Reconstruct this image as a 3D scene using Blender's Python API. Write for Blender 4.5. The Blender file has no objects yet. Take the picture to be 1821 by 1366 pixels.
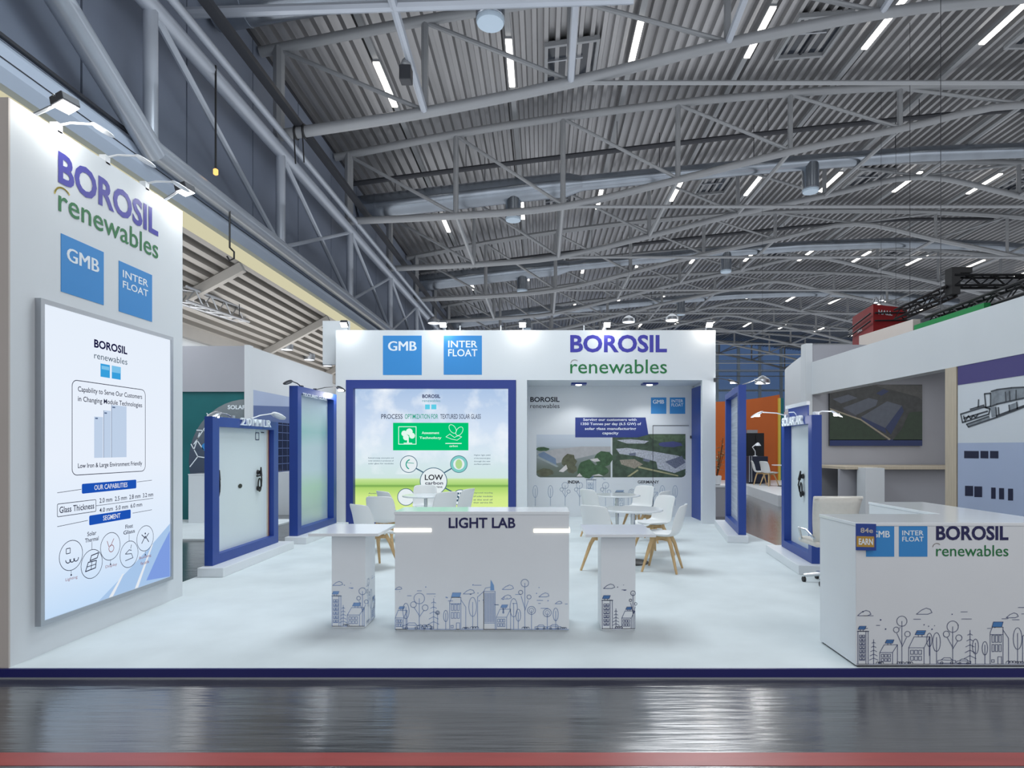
import bpy, math, random
import numpy as np
from mathutils import Vector, Matrix

random.seed(7)
S = bpy.context.scene
C = S.collection
PI = math.pi
V = Vector

# ------------------------------------------------------------------ camera, world, lights, exposure
FPX, CX, CY, EYE = 1070.0, 963.0, 795.0, 1.557
cam_d = bpy.data.cameras.new('camera')
cam_d.sensor_width = 36.0
cam_d.lens = 36.0 * FPX / 1821.0
cam_d.shift_x = (910.5 - CX) / 1821.0
cam_d.shift_y = (CY - 683.0) / 1821.0
cam_d.clip_end = 300
cam = bpy.data.objects.new('camera', cam_d)
cam.location = (0, 0, EYE)
cam.rotation_euler = (PI / 2, 0, 0)
C.objects.link(cam)
S.camera = cam

wd = bpy.data.worlds.new('world')
S.world = wd
wd.use_nodes = True
wd.node_tree.nodes['Background'].inputs[0].default_value = (0.93, 0.955, 1.0, 1)
wd.node_tree.nodes['Background'].inputs[1].default_value = 0.84

S.view_settings.view_transform = 'Standard'
S.view_settings.look = 'None'
S.view_settings.gamma = 1
S.view_settings.use_curve_mapping = False
S.view_settings.exposure = 0.2


def area(name, loc, rot, sx, sy, power, col):
    l = bpy.data.lights.new(name, 'AREA')
    l.shape = 'RECTANGLE'
    l.size, l.size_y, l.energy, l.color = sx, sy, power, col
    o = bpy.data.objects.new(name, l)
    o.location, o.rotation_euler = loc, rot
    C.objects.link(o)
    return o


area('hall_light_over_stand', (-1.6, 8.4, 9.2), (0, 0, 0), 4, 4, 470, (0.86, 0.95, 1.0))
area('hall_light_over_aisle', (5.0, 17.5, 9.6), (0, 0, 0), 4, 10, 640, (0.92, 0.96, 1.0))
area('hall_light_far', (16, 50, 9.8), (0, 0, 0), 30, 40, 4200, (0.92, 0.97, 1.0))
area('hall_light_over_front_aisle', (5.2, -0.5, 9.2), (0, 0, 0), 5, 3.5, 180, (1, 0.97, 0.94))
area('low_roof_fill_light', (-8.3, 24, 3.95), (PI, 0, 0), 1.8, 40, 420, (1, 0.97, 0.93))  # unseen fill aimed up, added to brighten the underside of the low roof
area('side_aisle_fill_light', (-8.3, 17, 4.5), (0, 0, 0), 1.8, 16, 170, (0.92, 0.95, 1.0))  # unseen fill, added to brighten the booths below the low roof
area('side_booth_light', (-5.2, 16.3, 4.7), (0, -0.5, 0), .6, 4, 75, (0.92, 0.95, 1.0))
area('fascia_booth_fill_light', (8.0, 11.5, 3.25), (0, 0, 0), 2.4, 5, 38, (0.95, 0.97, 1.0))  # added fill that lifts the dim booth interior; no fitting is modelled
area('roof_fill_light', (16, 34, 8.2), (PI, 0, 0), 46, 70, 5600, (0.93, 0.96, 1.0))  # added upward fill in mid-hall that brightens the roof; no real fitting


# ------------------------------------------------------------------ materials
def lin(c):
    out = []
    for x in c[:3]:
        x = x / 255.0
        out.append(x / 12.92 if x <= 0.04045 else ((x + 0.055) / 1.055) ** 2.4)
    return (out[0], out[1], out[2], 1.0)


def mat(name, col, rough=0.5, metal=0.0, noise=0.0, scale=8.0, emit=None, power=0.0, spec=0.5, bump=0.0, stretch=None, coat=0.0):
    m = bpy.data.materials.new(name)
    m.use_nodes = True
    nt = m.node_tree
    b = nt.nodes['Principled BSDF']
    b.inputs['Base Color'].default_value = lin(col)
    b.inputs['Roughness'].default_value = rough
    b.inputs['Metallic'].default_value = metal
    b.inputs['Specular IOR Level'].default_value = spec
    b.inputs['Coat Weight'].default_value = coat
    if emit is not None:
        b.inputs['Emission Color'].default_value = lin(emit)
        b.inputs['Emission Strength'].default_value = power
    if noise or bump:
        tc = nt.nodes.new('ShaderNodeTexCoord')
        mp = nt.nodes.new('ShaderNodeMapping')
        if stretch:
            mp.inputs['Scale'].default_value = stretch
        n = nt.nodes.new('ShaderNodeTexNoise')
        n.inputs['Scale'].default_value = scale
        n.inputs['Detail'].default_value = 5
        nt.links.new(tc.outputs['Object'], mp.inputs[0])
        nt.links.new(mp.outputs[0], n.inputs['Vector'])
        if noise:
            r = nt.nodes.new('ShaderNodeMapRange')
            r.inputs[1].default_value, r.inputs[2].default_value = 0.3, 0.7
            r.inputs[3].default_value, r.inputs[4].default_value = 1 - noise, 1 + noise
            mx = nt.nodes.new('ShaderNodeMix')
            mx.data_type = 'RGBA'
            mx.blend_type = 'MULTIPLY'
            mx.inputs[0].default_value = 1
            mx.inputs[6].default_value = lin(col)
            nt.links.new(n.outputs[0], r.inputs[0])
            nt.links.new(r.outputs[0], mx.inputs[7])
            nt.links.new(mx.outputs[2], b.inputs['Base Color'])
        if bump:
            bp = nt.nodes.new('ShaderNodeBump')
            bp.inputs['Strength'].default_value = bump
            bp.inputs['Distance'].default_value = 0.02
            nt.links.new(n.outputs[0], bp.inputs['Height'])
            nt.links.new(bp.outputs[0], b.inputs['Normal'])
    return m


def emat(name, col, power=1.0, light=True):
    power *= .86 if power < 1.2 else 1.0
    m = bpy.data.materials.new(name)
    m.use_nodes = True
    nt = m.node_tree
    nt.nodes.remove(nt.nodes['Principled BSDF'])
    e = nt.nodes.new('ShaderNodeEmission')
    e.inputs[0].default_value = lin(col)
    e.inputs[1].default_value = power
    nt.links.new(e.outputs[0], nt.nodes['Material Output'].inputs[0])
    if not light:
        m.cycles.emission_sampling = 'NONE'
    return m


M = {}
M['white'] = mat('white laminate', (222, 226, 230), 0.32, noise=0.012, scale=3)
M['white_gloss'] = mat('glossy white top', (226, 230, 234), 0.12)
M['panel_white'] = mat('matt white wall panel', (216, 221, 225), 0.5, noise=0.012, scale=1.5)
M['panel_grey'] = mat('grey wall panel', (164, 165, 172), 0.6, noise=0.02, scale=1.5)
M['beige'] = mat('beige grey end panel', (190, 182, 176), 0.5, noise=0.015, scale=2)
M['carpet'] = mat('pale grey carpet', (206, 214, 217), 0.95, noise=0.05, scale=2.2, bump=0.15, spec=0.1)
M['navy'] = mat('navy platform edge', (16, 18, 92), 0.3)
M['black'] = mat('black plastic', (22, 23, 26), 0.45)
M['dark'] = mat('dark grey metal', (58, 60, 66), 0.5, metal=0.3)
M['blue_frame'] = mat('royal blue lacquer', (30, 64, 146), 0.4, noise=0.02, scale=2)
M['indigo'] = mat('indigo lacquer', (38, 58, 134), 0.4, noise=0.02, scale=2)
M['logo_blue'] = mat('sky blue print', (52, 138, 206), 0.5)
M['letter_violet'] = mat('violet blue lettering', (56, 54, 158), 0.45)
M['letter_navy'] = mat('navy lettering', (14, 14, 78), 0.45)
M['letter_green'] = mat('green lettering', (14, 112, 58), 0.45)
M['letter_white'] = mat('white lettering', (232, 240, 246), 0.5)
M['letter_dark'] = mat('dark lettering', (28, 32, 48), 0.5)
M['gold'] = mat('gold sign band', (186, 146, 60), 0.5)
M['yellow'] = mat('yellow arc', (214, 190, 80), 0.5)
M['line_blue'] = mat('pale blue ink', (124, 150, 196), 0.6)
M['fill_blue'] = mat('blue ink wash', (120, 160, 208), 0.6)
M['line_navy'] = mat('navy ink', (62, 74, 118), 0.6)
M['fill_navy'] = mat('mid blue ink', (74, 128, 186), 0.6)
M['line_faint'] = mat('faint blue ink', (140, 160, 186), 0.6)
M['shell'] = mat('white moulded plastic', (226, 228, 228), 0.3)
M['cushion'] = mat('white leatherette', (218, 220, 222), 0.5)
M['wood'] = mat('beech wood', (196, 164, 118), 0.5, noise=0.15, scale=6, stretch=(6, 6, 0.6))
M['pale_wood'] = mat('pale oak board', (196, 184, 164), 0.55, noise=0.08, scale=5, stretch=(6, 6, 0.5))
M['brown_edge'] = mat('brown edge strip', (128, 60, 40), 0.5)
M['chrome'] = mat('chrome', (200, 204, 208), 0.15, metal=1)
M['silver'] = mat('brushed aluminium', (176, 180, 186), 0.35, metal=0.8)
M['glass_white'] = mat('frosted white glass', (212, 222, 226), 0.4, noise=0.02, scale=0.8)
M['steel'] = mat('painted grey steel', (146, 149, 153), 0.42, metal=0.1, noise=0.04, scale=1.2)
M['steel_blue'] = mat('blue grey painted steel', (172, 179, 190), 0.3, metal=0.2, noise=0.04, scale=1.2)
M['roof'] = mat('galvanised roof sheet', (168, 168, 170), 0.36, metal=0.75, noise=0.14, scale=0.7, stretch=(1, 0.3, 1))
M['duct'] = mat('galvanised duct', (150, 158, 168), 0.24, metal=0.88, noise=0.10, scale=1.1)
M['side_wall'] = mat('slate blue cladding', (122, 131, 148), 0.5, noise=0.05, scale=0.8)
M['gutter'] = mat('pale steel blue band', (184, 196, 214), 0.4, noise=0.04, scale=0.5)
M['low_roof'] = mat('warm grey roof sheet', (160, 157, 153), 0.42, noise=0.06, scale=1)
M['joint'] = mat('dark joint', (40, 42, 50), 0.6)
M['far_glass'] = mat('dusk glazing', (74, 98, 136), 0.15, emit=(74, 98, 136), power=0.55)
M['mullion'] = mat('pale mullion', (186, 204, 220), 0.5)
M['hatch_glass'] = mat('dark hatch glass', (34, 40, 50), 0.1)
M['teal'] = mat('teal graphic', (0, 96, 100), 0.5, noise=0.12, scale=0.8)
M['orange'] = mat('burnt orange wall', (186, 92, 34), 0.6, noise=0.04, scale=1)
M['red'] = mat('red sign fabric', (150, 18, 24), 0.6, noise=0.05, scale=2)
M['green'] = mat('green sign band', (0, 122, 60), 0.5)
M['purple'] = mat('purple header print', (74, 68, 128), 0.5)
M['cream'] = mat('cream mesh fabric', (216, 212, 204), 0.8, noise=0.03, scale=30)
M['periwinkle'] = mat('pale blue poster', (172, 186, 214), 0.5, noise=0.03, scale=1)
M['poster_white'] = mat('white poster', (214, 221, 228), 0.5)
M['slate_blue'] = mat('slate blue print', (92, 112, 160), 0.5)
M['leaf'] = mat('variegated leaf', (150, 150, 118), 0.6, noise=0.3, scale=20)
M['stem'] = mat('brown stem', (92, 66, 44), 0.7)
M['lamp_on'] = emat('lit lamp face', (255, 252, 246), 14.0)
M['lamp_far'] = emat('lit tube', (255, 250, 240), 5.0, light=False)
M['lamp_glow'] = emat('lit downlight', (236, 244, 255), 1.6, light=False)
M['led'] = emat('warm led strip', (255, 244, 226), 2.2)
M['strip_window'] = emat('lit clerestory', (232, 226, 190), 0.8)


def floor_mat():
    m = mat('dark polished hall floor', (66, 68, 72), 0.22)
    nt = m.node_tree
    b = nt.nodes['Principled BSDF']
    tc = nt.nodes.new('ShaderNodeTexCoord')
    mp = nt.nodes.new('ShaderNodeMapping')
    mp.inputs['Scale'].default_value = (0.5, 3.0, 1)
    n = nt.nodes.new('ShaderNodeTexNoise')
    n.inputs['Scale'].default_value = 2.2
    n.inputs['Detail'].default_value = 7
    nt.links.new(tc.outputs['Object'], mp.inputs[0])
    nt.links.new(mp.outputs[0], n.inputs['Vector'])
    cr = nt.nodes.new('ShaderNodeValToRGB')
    cr.color_ramp.elements[0].position, cr.color_ramp.elements[1].position = 0.3, 0.75
    cr.color_ramp.elements[0].color = lin((44, 45, 48))
    cr.color_ramp.elements[1].color = lin((72, 73, 76))
    nt.links.new(n.outputs[0], cr.inputs[0])
    nt.links.new(cr.outputs[0], b.inputs['Base Color'])
    rr = nt.nodes.new('ShaderNodeMapRange')
    rr.inputs[3].default_value, rr.inputs[4].default_value = 0.14, 0.28
    b.inputs['Specular IOR Level'].default_value = 1.0
    b.inputs['Coat Weight'].default_value = 0.6
    b.inputs['Coat Roughness'].default_value = 0.16
    nt.links.new(n.outputs[0], rr.inputs[0])
    nt.links.new(rr.outputs[0], b.inputs['Roughness'])
    bp = nt.nodes.new('ShaderNodeBump')
    bp.inputs['Strength'].default_value = 0.35
    bp.inputs['Distance'].default_value = 0.01
    mp2 = nt.nodes.new('ShaderNodeMapping')
    mp2.inputs['Scale'].default_value = (0.7, 9.0, 1)
    n2 = nt.nodes.new('ShaderNodeTexNoise')
    n2.inputs['Scale'].default_value = 2.4
    n2.inputs['Detail'].default_value = 4
    nt.links.new(tc.outputs['Object'], mp2.inputs[0])
    nt.links.new(mp2.outputs[0], n2.inputs['Vector'])
    nt.links.new(n2.outputs[0], bp.inputs['Height'])
    nt.links.new(bp.outputs[0], b.inputs['Normal'])
    nt.links.new(bp.outputs[0], b.inputs['Coat Normal'])
    return m


def ramp_mat(name, stops, emit=None, axis=2, cloud=None, rough=0.5):
    """flat print: colours up the panel, optional soft cloud blotches in the print"""
    m = bpy.data.materials.new(name)
    m.use_nodes = True
    nt = m.node_tree
    b = nt.nodes['Principled BSDF']
    tc = nt.nodes.new('ShaderNodeTexCoord')
    sx = nt.nodes.new('ShaderNodeSeparateXYZ')
    nt.links.new(tc.outputs['Generated'], sx.inputs[0])
    cr = nt.nodes.new('ShaderNodeValToRGB')
    el = cr.color_ramp.elements
    el[0].position, el[0].color = stops[0][0], lin(stops[0][1])
    el[1].position, el[1].color = stops[-1][0], lin(stops[-1][1])
    for p, c in stops[1:-1]:
        e = el.new(p)
        e.color = lin(c)
    nt.links.new(sx.outputs[axis], cr.inputs[0])
    out = cr.outputs[0]
    if cloud:
        n = nt.nodes.new('ShaderNodeTexNoise')
        n.inputs['Scale'].default_value = cloud[0]
        n.inputs['Detail'].default_value = 6
        nt.links.new(tc.outputs['Object'], n.inputs['Vector'])
        r2 = nt.nodes.new('ShaderNodeValToRGB')
        r2.color_ramp.elements[0].position, r2.color_ramp.elements[1].position = cloud[2], cloud[3]
        nt.links.new(n.outputs[0], r2.inputs[0])
        gate = nt.nodes.new('ShaderNodeMath')
        gate.operation = 'GREATER_THAN'
        gate.inputs[1].default_value = cloud[4]
        nt.links.new(sx.outputs[axis], gate.inputs[0])
        mu = nt.nodes.new('ShaderNodeMath')
        mu.operation = 'MULTIPLY'
        nt.links.new(r2.outputs[0], mu.inputs[0])
        nt.links.new(gate.outputs[0], mu.inputs[1])
        mx = nt.nodes.new('ShaderNodeMix')
        mx.data_type = 'RGBA'
        nt.links.new(mu.outputs[0], mx.inputs[0])
        nt.links.new(out, mx.inputs[6])
        mx.inputs[7].default_value = lin(cloud[1])
        out = mx.outputs[2]
    if emit is None:
        nt.links.new(out, b.inputs['Base Color'])
        b.inputs['Roughness'].default_value = rough
    else:
        nt.nodes.remove(b)
        e = nt.nodes.new('ShaderNodeEmission')
        e.inputs[1].default_value = emit
        nt.links.new(out, e.inputs[0])
        nt.links.new(e.outputs[0], nt.nodes['Material Output'].inputs[0])
    return m


M['floor'] = floor_mat()
M['red_line'] = mat('faded red floor line', (156, 66, 62), 0.3, noise=0.12, scale=3, stretch=(0.5, 4, 1))

# ------------------------------------------------------------------ helpers


def P(px, py, Y):
    """a point of the place at depth Y that the photograph shows at a pixel"""
    return V(((px - CX) / FPX * Y, Y, EYE - (py - CY) / FPX * Y))


def world_of(o):
    m = o.matrix_basis.copy()
    p = o.parent
    while p is not None:
        m = p.matrix_basis @ m
        p = p.parent
    return m


class MB:
    def __init__(self):
        self.v, self.f = [], []

    def add(self, vs, fs):
        n = len(self.v)
        self.v += [tuple(x) for x in vs]
        self.f += [tuple(i + n for i in f) for f in fs]
        return self

    def box(self, x0, y0, z0, x1, y1, z1):
        x0, x1 = min(x0, x1), max(x0, x1)
        y0, y1 = min(y0, y1), max(y0, y1)
        z0, z1 = min(z0, z1), max(z0, z1)
        return self.add([(x0, y0, z0), (x1, y0, z0), (x1, y1, z0), (x0, y1, z0), (x0, y0, z1), (x1, y0, z1), (x1, y1, z1), (x0, y1, z1)],
                        [(0, 3, 2, 1), (4, 5, 6, 7), (0, 1, 5, 4), (1, 2, 6, 5), (2, 3, 7, 6), (3, 0, 4, 7)])

    def prism(self, pts, d):
        """pts: planar polygon (3D), d: extrusion vector"""
        n = len(pts)
        pts = [V(p) for p in pts]
        d = V(d)
        a = V((0, 0, 0))
        for i in range(n):
            a += pts[i].cross(pts[(i + 1) % n])
        if a.dot(d) > 0:
            pts = pts[::-1]
        vs = pts + [p + d for p in pts]
        fs = [tuple(range(n)), tuple(range(2 * n - 1, n - 1, -1))]
        fs += [(i, i + n, (i + 1) % n + n, (i + 1) % n) for i in range(n)]
        return self.add(vs, fs)

    def tube(self, pts, r, n=10, cap=True):
        """round bar through points; r a number or a list"""
        pts = [V(p) for p in pts]
        k = len(pts)
        rs = r if isinstance(r, (list, tuple)) else [r] * k
        vs, fs = [], []
        t0 = (pts[1] - pts[0]).normalized()
        up = V((0, 0, 1)) if abs(t0.z) < 0.95 else V((1, 0, 0))
        a = t0.cross(up).normalized()
        for i in range(k):
            t = (pts[min(i + 1, k - 1)] - pts[max(i - 1, 0)]).normalized()
            a = (a - t * a.dot(t)).normalized()
            b = t.cross(a)
            for j in range(n):
                q = 2 * PI * j / n
                vs.append(pts[i] + (a * math.cos(q) + b * math.sin(q)) * rs[i])
        for i in range(k - 1):
            for j in range(n):
                fs.append((i * n + j, i * n + (j + 1) % n, (i + 1) * n + (j + 1) % n, (i + 1) * n + j))
        if cap:
            fs.append(tuple(range(n - 1, -1, -1)))
            fs.append(tuple((k - 1) * n + j for j in range(n)))
        return self.add(vs, fs)

    def lathe(self, prof, c=(0, 0, 0), n=24):
        """prof: (r, z) from bottom to top, about the vertical through c"""
        vs, fs = [], []
        for r, z in prof:
            for j in range(n):
                q = 2 * PI * j / n
                vs.append((c[0] + r * math.cos(q), c[1] + r * math.sin(q), c[2] + z))
        k = len(prof)
        for i in range(k - 1):
            for j in range(n):
                fs.append((i * n + j, i * n + (j + 1) % n, (i + 1) * n + (j + 1) % n, (i + 1) * n + j))
        if prof[0][0] > 1e-6:
            fs.append(tuple(range(n - 1, -1, -1)))
        if prof[-1][0] > 1e-6:
            fs.append(tuple((k - 1) * n + j for j in range(n)))
        return self.add(vs, fs)

    def bar(self, p, q, w, h):
        """square bar from p to q"""
        p, q = V(p), V(q)
        t = (q - p).normalized()
        up = V((0, 0, 1)) if abs(t.z) < 0.9 else V((0, 1, 0))
        a = t.cross(up).normalized() * w / 2
        b = a.cross(t).normalized() * h / 2
        vs = [p - a - b, p + a - b, p + a + b, p - a + b]
        return self.prism(vs, q - p)

    def build(self, name, m, parent=None, smooth=False, bevel=0.0):
        me = bpy.data.meshes.new(name)
        vs = self.v
        if parent is not None:
            inv = world_of(parent).inverted()
            vs = [inv @ V(x) for x in vs]
        me.from_pydata(vs, [], self.f)
        me.materials.append(m)
        if smooth:
            me.polygons.foreach_set('use_smooth', [True] * len(me.polygons))
            me.set_sharp_from_angle(angle=0.7)
        o = bpy.data.objects.new(name, me)
        C.objects.link(o)
        if parent is not None:
            o.parent = parent
        if bevel:
            b = o.modifiers.new('edge', 'BEVEL')
            b.width = bevel
            b.segments = 2
            b.limit_method = 'ANGLE'
        return o


def thing(name, label, cat, loc=(0, 0, 0), rz=0.0, group=None):
    o = bpy.data.objects.new(name, None)
    o.empty_display_size = 0.2
    o.location = loc
    o.rotation_euler = (0, 0, rz)
    C.objects.link(o)
    o['label'], o['category'], o['kind'] = label, cat, 'thing'
    if group:
        o['group'] = group
    return o


def tag(o, label, cat, group=None):
    o['label'], o['category'], o['kind'] = label, cat, 'thing'
    if group:
        o['group'] = group
    return o


def struct(o, label=None):
    o['kind'] = 'structure'
    if label:
        o['label'] = label
    return o


def dup(root, loc, rz, label, group=None, cat=None):
    r = root.copy()
    C.objects.link(r)
    r.location, r.rotation_euler = loc, (0, 0, rz)
    r['label'] = label
    if group:
        r['group'] = group
    for ch in list(root.children):
        c = ch.copy()
        C.objects.link(c)
        c.parent = r
        for g in list(ch.children):
            d = g.copy()
            C.objects.link(d)
            d.parent = c
    return r


FONT_CACHE = {}


def text_mesh(body, bold):
    k = (body, bold)
    if k not in FONT_CACHE:
        cu = bpy.data.curves.new('text', 'FONT')
        cu.body = body
        cu.size = 1
        cu.offset = bold
        cu.resolution_u = 3
        cu.fill_mode = 'FRONT'
        o = bpy.data.objects.new('text', cu)
        me = bpy.data.meshes.new_from_object(o)
        vs = np.array([v.co[:] for v in me.vertices])
        fs = [tuple(p.vertices) for p in me.polygons]
        bpy.data.objects.remove(o)
        bpy.data.curves.remove(cu)
        bpy.data.meshes.remove(me)
        lo, hi = vs[:, :2].min(0), vs[:, :2].max(0)
        FONT_CACHE[k] = ((vs[:, :2] - lo) / (hi - lo), fs, (hi - lo)[0] / (hi - lo)[1])
    return FONT_CACHE[k]


class Face:
    """a flat surface: origin, right, up; the outward normal is right x up"""

    def __init__(self, o, u, v):
        self.o, self.u, self.v = V(o), V(u).normalized(), V(v).normalized()
        self.n = self.u.cross(self.v)

    def pt(self, a, b, h=0.0):
        return self.o + self.u * a + self.v * b + self.n * h

    def poly(self, mb, pts, h):
        a = sum(pts[i][0] * pts[(i + 1) % len(pts)][1] - pts[(i + 1) % len(pts)][0] * pts[i][1] for i in range(len(pts)))
        if a < 0:
            pts = pts[::-1]
        mb.add([self.pt(x, y, h) for x, y in pts], [tuple(range(len(pts)))])

    def rect(self, mb, a0, b0, a1, b1, h):
        self.poly(mb, [(a0, b0), (a1, b0), (a1, b1), (a0, b1)], h)

    def disc(self, mb, a, b, r, h, n=28, ry=None):
        ry = ry or r
        self.poly(mb, [(a + r * math.cos(2 * PI * i / n), b + ry * math.sin(2 * PI * i / n)) for i in range(n)], h)

    def line(self, mb, pts, w, h, closed=False):
        n = len(pts)
        for i in range(n if closed else n - 1):
            p, q = V(pts[i]).to_2d(), V(pts[(i + 1) % n]).to_2d()
            d = q - p
            if d.length < 1e-6:
                continue
            d.normalize()
            e = V((-d.y, d.x)) * w / 2
            p, q = p - d * w * 0.3, q + d * w * 0.3
            mb.add([self.pt(*(p - e), h), self.pt(*(q - e), h), self.pt(*(q + e), h), self.pt(*(p + e), h)], [(0, 1, 2, 3)])

    def ring(self, mb, a, b, r, w, h, n=28, a0=0.0, a1=2 * PI, ry=None):
        ry = ry or r
        full = abs(a1 - a0 - 2 * PI) < 1e-6
        k = n if full else n + 1
        self.line(mb, [(a + r * math.cos(a0 + (a1 - a0) * i / n), b + ry * math.sin(a0 + (a1 - a0) * i / n)) for i in range(k)], w, h, full)

    def text(self, mb, body, a0, b0, a1, b1, h, bold=0.0, depth=0.0):
        if bold > 1:
            s = (a1 - a0) * .012
            for k in (-1, 0, 1):
                self.text(mb, body, a0 + s * (1 + k), b0, a1 - s * (1 - k), b1, h + .0004 * k, 0.0, depth)
            return
        uv, fs, _r = text_mesh(body, bold)
        n = len(uv)
        vs = [self.pt(a0 + (a1 - a0) * x, b0 + (b1 - b0) * y, h) for x, y in uv]
        mb.add(vs, fs)
        if depth:
            mb.add([p - self.n * depth for p in vs], [f[::-1] for f in fs])
            cnt = {}
            for f in fs:
                for i in range(len(f)):
                    e = (f[i], f[(i + 1) % len(f)])
                    cnt[e] = 1
            side = [(a, b) for a, b in cnt if (b, a) not in cnt]
            base = len(mb.v) - 2 * n
            for a, b in side:
                mb.f.append((base + b, base + a, base + n + a, base + n + b))

    def slab(self, mb, a0, b0, a1, b1, h0, h1):
        mb.prism([self.pt(a0, b0, h0), self.pt(a1, b0, h0), self.pt(a1, b1, h0), self.pt(a0, b1, h0)], self.n * (h1 - h0))


def print_part(face, name, m, parent, fn):
    mb = MB()
    fn(mb)
    return mb.build(name, m, parent)


# ------------------------------------------------------------------ city sketch printed on the counters
class Sketch:
    def __init__(self, face, h, w):
        self.F, self.h, self.w = face, h, w
        self.ln, self.fl = MB(), MB()

    def L(self, pts, closed=False, k=1.0):
        self.F.line(self.ln, pts, self.w * k, self.h + 0.0006, closed)

    def B(self, x, y, w, h):
        self.L([(x, y), (x + w, y), (x + w, y + h), (x, y + h)], True)

    def fill(self, pts):
        self.F.poly(self.fl, pts, self.h)

    def solar(self, x, y, w):
        p = [(x, y), (x + w * 0.85, y), (x + w, y + w * 0.38), (x + w * 0.18, y + w * 0.38)]
        self.fill(p)
        self.L(p, True)
        self.L([(x + w * .1, y + w * .19), (x + w * .92, y + w * .19)])
        self.L([(x + w * .3, y - w * .2), (x + w * .3, y)])
        self.L([(x + w * .65, y - w * .2), (x + w * .65, y)])

    def office(self, x, b, w, h, n=6):
        self.B(x, b, w, h)
        self.L([(x - w * .05, b + h), (x + w * 1.05, b + h)], k=1.5)
        self.L([(x + w * .78, b), (x + w * .78, b + h)])
        for i in range(n):
            y = b + h * (0.12 + 0.8 * i / n)
            self.L([(x + w * .12, y), (x + w * .68, y)])
            self.B(x + w * .15, y + h * .02, w * .22, h * .4 / n)
            self.B(x + w * .45, y + h * .02, w * .22, h * .4 / n)
        self.solar(x, b + h * 1.06, w * 0.8)

    def house(self, x, b, w, h):
        self.B(x, b, w * .72, h * .6)
        self.L([(x, b + h * .6), (x + w * .25, b + h), (x + w, b + h), (x + w * .72, b + h * .6)])
        self.L([(x + w, b + h), (x + w, b), (x + w * .72, b)])
        for i in range(3):
            for j in range(2):
                self.B(x + w * (.09 + .19 * i), b + h * (.14 + .22 * j), w * .13, h * .15)
        self.solar(x + w * .3, b + h * 1.08, w * .5)

    def flats(self, x, b, w, h):
        self.L([(x, b), (x, b + h * .85), (x + w * .12, b + h), (x + w * .7, b + h), (x + w * .7, b)])
        self.L([(x + w * .7, b + h * .92), (x + w, b + h * .7), (x + w, b)])
        for j in range(2):
            for i in range(3):
                self.B(x + w * (.1 + .19 * i), b + h * (.34 + .25 * j), w * .12, h * .19)
        self.B(x + w * .42, b, w * .2, h * .2)
        self.B(x + w * .08, b + h * .05, w * .14, h * .07)
        self.L([(x, b + h * .8), (x + w * .7, b + h * .8)])
        p = [(x + w * .1, b + h * 1.0), (x + w * .62, b + h * 1.0), (x + w * .7, b + h * 1.14), (x + w * .18, b + h * 1.14)]
        self.fill(p)
        self.L(p, True)

    def tower(self, x, b, w, h):
        self.L([(x, b), (x, b + h * .68), (x + w * .35, b + h * .8), (x + w * .35, b)])
        self.B(x + w * .35, b, w * .65, h * .8)
        for i in range(12):
            q = x + w * (.40 + .05 * i)
            self.L([(q, b + h * .15), (q, b + h * .77)], k=.7)
        self.L([(x + w * .38, b + h * .13), (x + w * .97, b + h * .13)])
        self.fill([(x + w * .72, b + h * .82), (x + w * .95, b + h * .82), (x + w * .93, b + h * .93), (x + w * .75, b + h * 1.05)])
        self.L([(x + w * .35, b + h * .8), (x + w * .45, b + h * .87), (x + w * .72, b + h * .89)])

    def pine(self, x, b, h):
        self.L([(x, b), (x, b + h)])
        for i in range(5):
            y = b + h * (0.25 + .16 * i)
            s = h * .16 * (1.1 - .16 * i)
            self.L([(x - s, y - s * .5), (x, y), (x + s, y - s * .5)])

    def ball_tree(self, x, b, h, r):
        self.L([(x, b), (x, b + h)])
        self.F.ring(self.ln, x, b + h, r, self.w, self.h + .0006, 20)
        self.F.ring(self.ln, x - r * 1.1, b + h * .8, r * .55, self.w, self.h + .0006, 14)
        self.F.ring(self.ln, x + r * 1.1, b + h * .7, r * .55, self.w, self.h + .0006, 14)
        self.L([(x, b + h * .45), (x - r, b + h * .72)])
        self.L([(x, b + h * .4), (x + r * .9, b + h * .62)])

    def leaf_tree(self, x, b, h):
        self.L([(x, b), (x, b + h * .85)])
        self.F.ring(self.ln, x, b + h * .7, h * .12, self.w, self.h + .0006, 16, ry=h * .3)

    def lolly(self, x, b, h, r):
        self.L([(x, b), (x, b + h)])
        self.F.ring(self.ln, x, b + h, r, self.w, self.h + .0006, 18)
        self.F.ring(self.ln, x, b + h, r * .55, self.w * .7, self.h + .0006, 14)

    def car(self, x, b, w):
        self.L([(x, b + w * .06), (x, b + w * .2), (x + w * .2, b + w * .24), (x + w * .35, b + w * .36), (x + w * .7, b + w * .36),
                (x + w * .82, b + w * .22), (x + w, b + w * .2), (x + w, b + w * .06)], True)
        self.L([(x + w * .2, b + w * .24), (x + w * .82, b + w * .22)])
        for q in (.22, .78):
            self.F.ring(self.ln, x + w * q, b + w * .07, w * .07, self.w, self.h + .0006, 12)

    def bush(self, x, b, w):
        for i in range(3):
            self.F.ring(self.ln, x + w * (.2 + .3 * i), b + w * .1, w * .22, self.w, self.h + .0006, 10, 0, PI)

    def cloud(self, x, y, w):
        pts = [(x, y), (x + w * .3, y + w * .25), (x + w * .6, y + w * .38), (x + w * .85, y + w * .3), (x + w * .95, y + w * .1), (x + w * .7, y)]
        self.L(pts, True)

    def dash(self, x, y, w):
        self.L([(x, y), (x + w, y)])

    def speck(self, x, y, s=.006):
        self.F.disc(self.ln, x, y, s, self.h + .0006, 8)

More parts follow.
